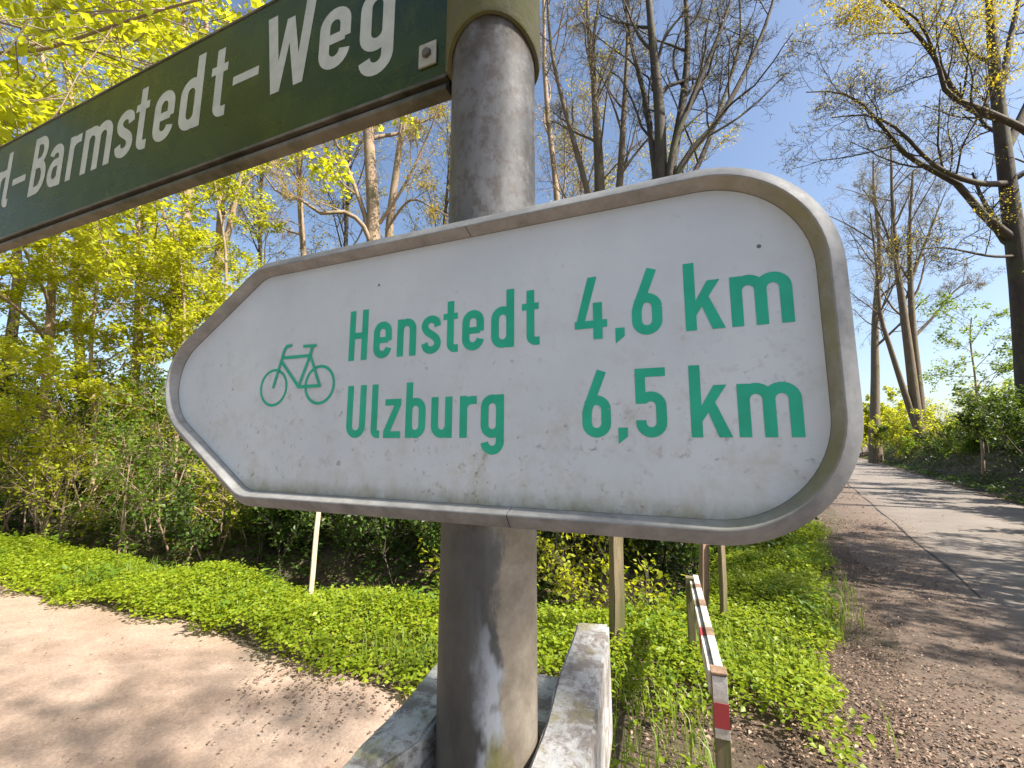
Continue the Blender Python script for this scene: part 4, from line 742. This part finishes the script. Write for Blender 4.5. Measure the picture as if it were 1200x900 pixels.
# ---------------------------------------------------------------- ground cover, grass, litter
def inside(poly, x, y):
    r = np.zeros(x.shape, bool); q = np.roll(poly, 1, axis=0)
    for (x1, y1), (x2, y2) in zip(poly, q):
        if abs(y1 - y2) < 1e-12: continue
        c = ((y1 > y) != (y2 > y)) & (x < (x2 - x1) * (y - y1) / (y2 - y1) + x1); r ^= c
    return r
path_poly = np.vstack([pe, pb[::-1]])
g = np.random.default_rng(77)
def scatter(n, x0, x1, y0, y1, cond):
    x = g.uniform(x0, x1, n); y = g.uniform(y0, y1, n); m = cond(x, y); return x[m], y[m]
def cover(x, y, h, per, size, rad, asp=0.75):
    n = len(x); z = zfun(x, y); c = np.column_stack([x, y, z]); idx = np.repeat(np.arange(n), per); hh = h[idx] * g.uniform(0.55, 1.05, len(idx))
    a = g.uniform(0, 6.283, len(idx)); rr = rad * np.sqrt(g.uniform(0.02, 1, len(idx))); off = np.stack([np.cos(a) * rr, np.sin(a) * rr, hh], -1)
    d = np.stack([np.cos(a), np.sin(a), -0.35 + 0 * a], -1); return leaves(c[idx] + off, size, g, 1.3, asp, d, 0.42, 0.3)
def verge(x, y):
    s = rs(x, y); d = ditch_dist(x, y); p = inside(path_poly, x, y + 0.16 + 0.1 * wob(3 * x, y)); w = 0.10 * wob(2.1 * x, 2.3 * y)
    return (~p) & (s < 0.12 + w) & (d < -0.22 + 0.5 * w) & (y > 1.72 + 0.25 * np.abs(wob(3 * x, y)))
def dens_front(x, y):      # thinner near the bare corner at the barrier
    bare = np.exp(-(((x - 0.35) / 0.75) ** 2 + ((y - 2.3) / 0.5) ** 2)) + 0.85 * np.exp(-(((x - 1.3) / 0.75) ** 2 + ((y - 1.95) / 0.5) ** 2)) + 0.5 * np.clip(wob(2.6 * x + 3, 3.1 * y) - 0.25, 0, 1) * (y < 3.2)
    return g.random(len(x)) > 0.93 * bare
x, y = scatter(95000, -13, 5, 1.6, 9.5, verge); m = dens_front(x, y); x, y = x[m], y[m]
h = 0.12 + 0.07 * wob(1.3 * x + 2, 1.6 * y) + g.normal(0, 0.025, len(x))
parts = [cover(x, y, np.clip(h, 0.04, 0.28), 7, 0.035, 0.07)]
x, y = scatter(9000, -8, 5, 2.0, 8.0, verge); m = dens_front(x, y) & (g.random(len(x)) < 0.6); parts.append(cover(x[m], y[m], np.full(m.sum(), 0.05), 5, 0.04, 0.06))
v, f = merge(parts); tag(mesh_obj('ground_cover', v, f, M['leaf_cover']), 'bright green leafy ground cover on the verge between path, ditch and road', 'ground cover', kind='stuff')
x, y = scatter(5000, -12, 4, 2.4, 9.0, verge); m = dens_front(x, y) & (wob(2.4 * x + 1, 2.9 * y + 4) > 0.55); x, y = x[m], y[m]
pv = [cover(x, y, g.uniform(0.12, 0.34, len(x)), 9, 0.06, 0.045, 0.5)]
v, f = merge(pv); tag(mesh_obj('nettles', v, f, M['leaf_green']), 'taller darker nettles standing in clumps out of the verge', 'nettles', kind='stuff')
def woodfloor(x, y):
    d = ditch_dist(x, y); return (d > 0.02) & (d < 5.0) & (rs(x, y) < -0.6)
x, y = scatter(24000, -12, 8, 4.5, 16, woodfloor)
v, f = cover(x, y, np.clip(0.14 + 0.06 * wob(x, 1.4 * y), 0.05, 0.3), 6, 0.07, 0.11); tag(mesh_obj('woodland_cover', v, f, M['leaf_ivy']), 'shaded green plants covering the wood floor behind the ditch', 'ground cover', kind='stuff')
def bankf(x, y):
    s = rs(x, y) - redge(x, y); return (s > 0.12 + 0.1 * wob(2 * x, y)) & (s < 4.0)
x, y = scatter(90000, 2, 46, -3, 48, bankf)
v, f = cover(x, y, np.clip(0.16 + 0.1 * wob(1.1 * x, 0.9 * y), 0.05, 0.4), 6, 0.085, 0.16); tag(mesh_obj('bank_cover', v, f, M['leaf_ivy']), 'dark ivy and brambles covering the bank beside the road', 'ground cover', kind='stuff')
def blades(x, y, L, w, base=0.0):
    n = len(x); z = zfun(x, y) + base; a = g.uniform(0, 6.283, n); d = np.stack([np.cos(a), np.sin(a), 0 * a], -1); s = np.stack([-np.sin(a), np.cos(a), 0 * a], -1); b = np.column_stack([x, y, z]); L = (L * g.uniform(0.5, 1.3, n))[:, None]; w = (w * g.uniform(0.6, 1.3, n))[:, None]; k = g.uniform(0.15, 0.8, n)[:, None]
    up = np.array([0, 0, 1.0]); mid = b + up * L * 0.6 + d * L * 0.2 * k; tip = b + up * L * (1.0 - 0.35 * k) + d * L * 0.75 * k
    V = np.stack([b - s * w, b + s * w, mid - s * w * 0.8, mid + s * w * 0.8, tip], 1).reshape(-1, 3); i = np.arange(n)[:, None] * 5
    return V, np.concatenate([i + [0, 1, 3], i + [0, 3, 2], i + [2, 3, 4]])
def vedge(x, y):
    s = rs(x, y); return (~inside(path_poly, x, y)) & (s < 0.3 + 0.1 * wob(3 * x, 2 * y)) & (ditch_dist(x, y) < -0.3) & (y > 1.75)
x, y = scatter(26000, -5, 4.5, 1.7, 6.5, vedge); tuft = (np.sin(5.1 * x + 2 * y) + np.sin(4.3 * y - 3.1 * x) > 0.1) & (g.random(len(x)) < 0.85); x, y = x[tuft], y[tuft]
v, f = blades(x, y, 0.21, 0.0032); tag(mesh_obj('grass', v, f, M['grass']), 'tufts of grass among the leafy verge plants', 'grass', kind='stuff')
# fallen leaves: thick on the roadside strip, thinner on path, verge corner and road edge
def litter(n, x0, x1, y0, y1, cond, size, lift=0.012):
    x, y = scatter(n, x0, x1, y0, y1, cond); p = np.column_stack([x, y, zfun(x, y) + lift + np.abs(g.normal(0, 0.008, len(x)))]); return leaves(p, size, g, 2.2, 0.62, None, 0.5, 0.5)
al_ = lambda x, y: RD[0] * x + RD[1] * y
strip_c = lambda x, y: (lambda s: (s > -0.15) & (s < 3.0) & (g.random(len(x)) < np.where(s < 0.5, 1.0, np.exp(-((s - 0.5) / 0.6) ** 2)) * np.clip(0.75 + 0.5 * wob(1.3 * x, 1.7 * y), 0.15, 1)))(rs(x, y))
P_ = [litter(105000, 0.6, 8, 0.4, 8.5, strip_c, 0.019), litter(9000, 4, 16, 7, 24, strip_c, 0.05),
      litter(15000, -1.6, 2.4, 1.4, 3.9, lambda x, y: (g.random(len(x)) < np.exp(-(np.abs(y - 2.75 + 0.25 * x) / 0.45) ** 2)), 0.022),
      litter(2600, -9, 1.5, 0.6, 6.5, lambda x, y: inside(path_poly, x, y), 0.014), litter(2500, 2, 30, 1, 34, lambda x, y: (rs(x, y) > 1.2) & (rs(x, y) < redge(x, y) + 0.1), 0.035),
      litter(7000, 4, 34, -1, 40, lambda x, y: np.abs(rs(x, y) - redge(x, y) - 0.02) < 0.22, 0.05), litter(9000, -10, 6, 4, 9, lambda x, y: np.abs(ditch_dist(x, y)) < 0.5, 0.05)]
v, f = merge(P_); tag(mesh_obj('leaf_litter', v, f, M['litter']), 'dry brown fallen leaves strewn beside the road and along the path edge', 'leaves', kind='stuff')
# small stones trodden into the path
x, y = scatter(5200, -8, 1.2, 0.5, 6, lambda x, y: inside(path_poly, x, y)); n = len(x); r = np.abs(g.normal(0.002, 0.002, n)) + 0.0015; c = np.column_stack([x, y, zfun(x, y) + 0.006])
oc = np.array([(1, 0, 0), (0, 1, 0), (-1, 0, 0), (0, -1, 0), (0, 0, .8), (0, 0, -.8)], float); V = (c[:, None] + oc[None] * (r[:, None] * g.uniform(0.6, 1.3, (n, 3)))[:, None]).reshape(-1, 3)
tf = np.array([(0, 1, 4), (1, 2, 4), (2, 3, 4), (3, 0, 4), (1, 0, 5), (2, 1, 5), (3, 2, 5), (0, 3, 5)]); F = (np.arange(n)[:, None, None] * 6 + tf[None]).reshape(-1, 3)
tag(mesh_obj('gravel', V, F, mat_flat('pale_grit', (0.32, 0.24, 0.18), 0.9, (0.42, 0.34, 0.27), 3)), 'small stones and grit trodden into the sandy path', 'gravel', kind='stuff')
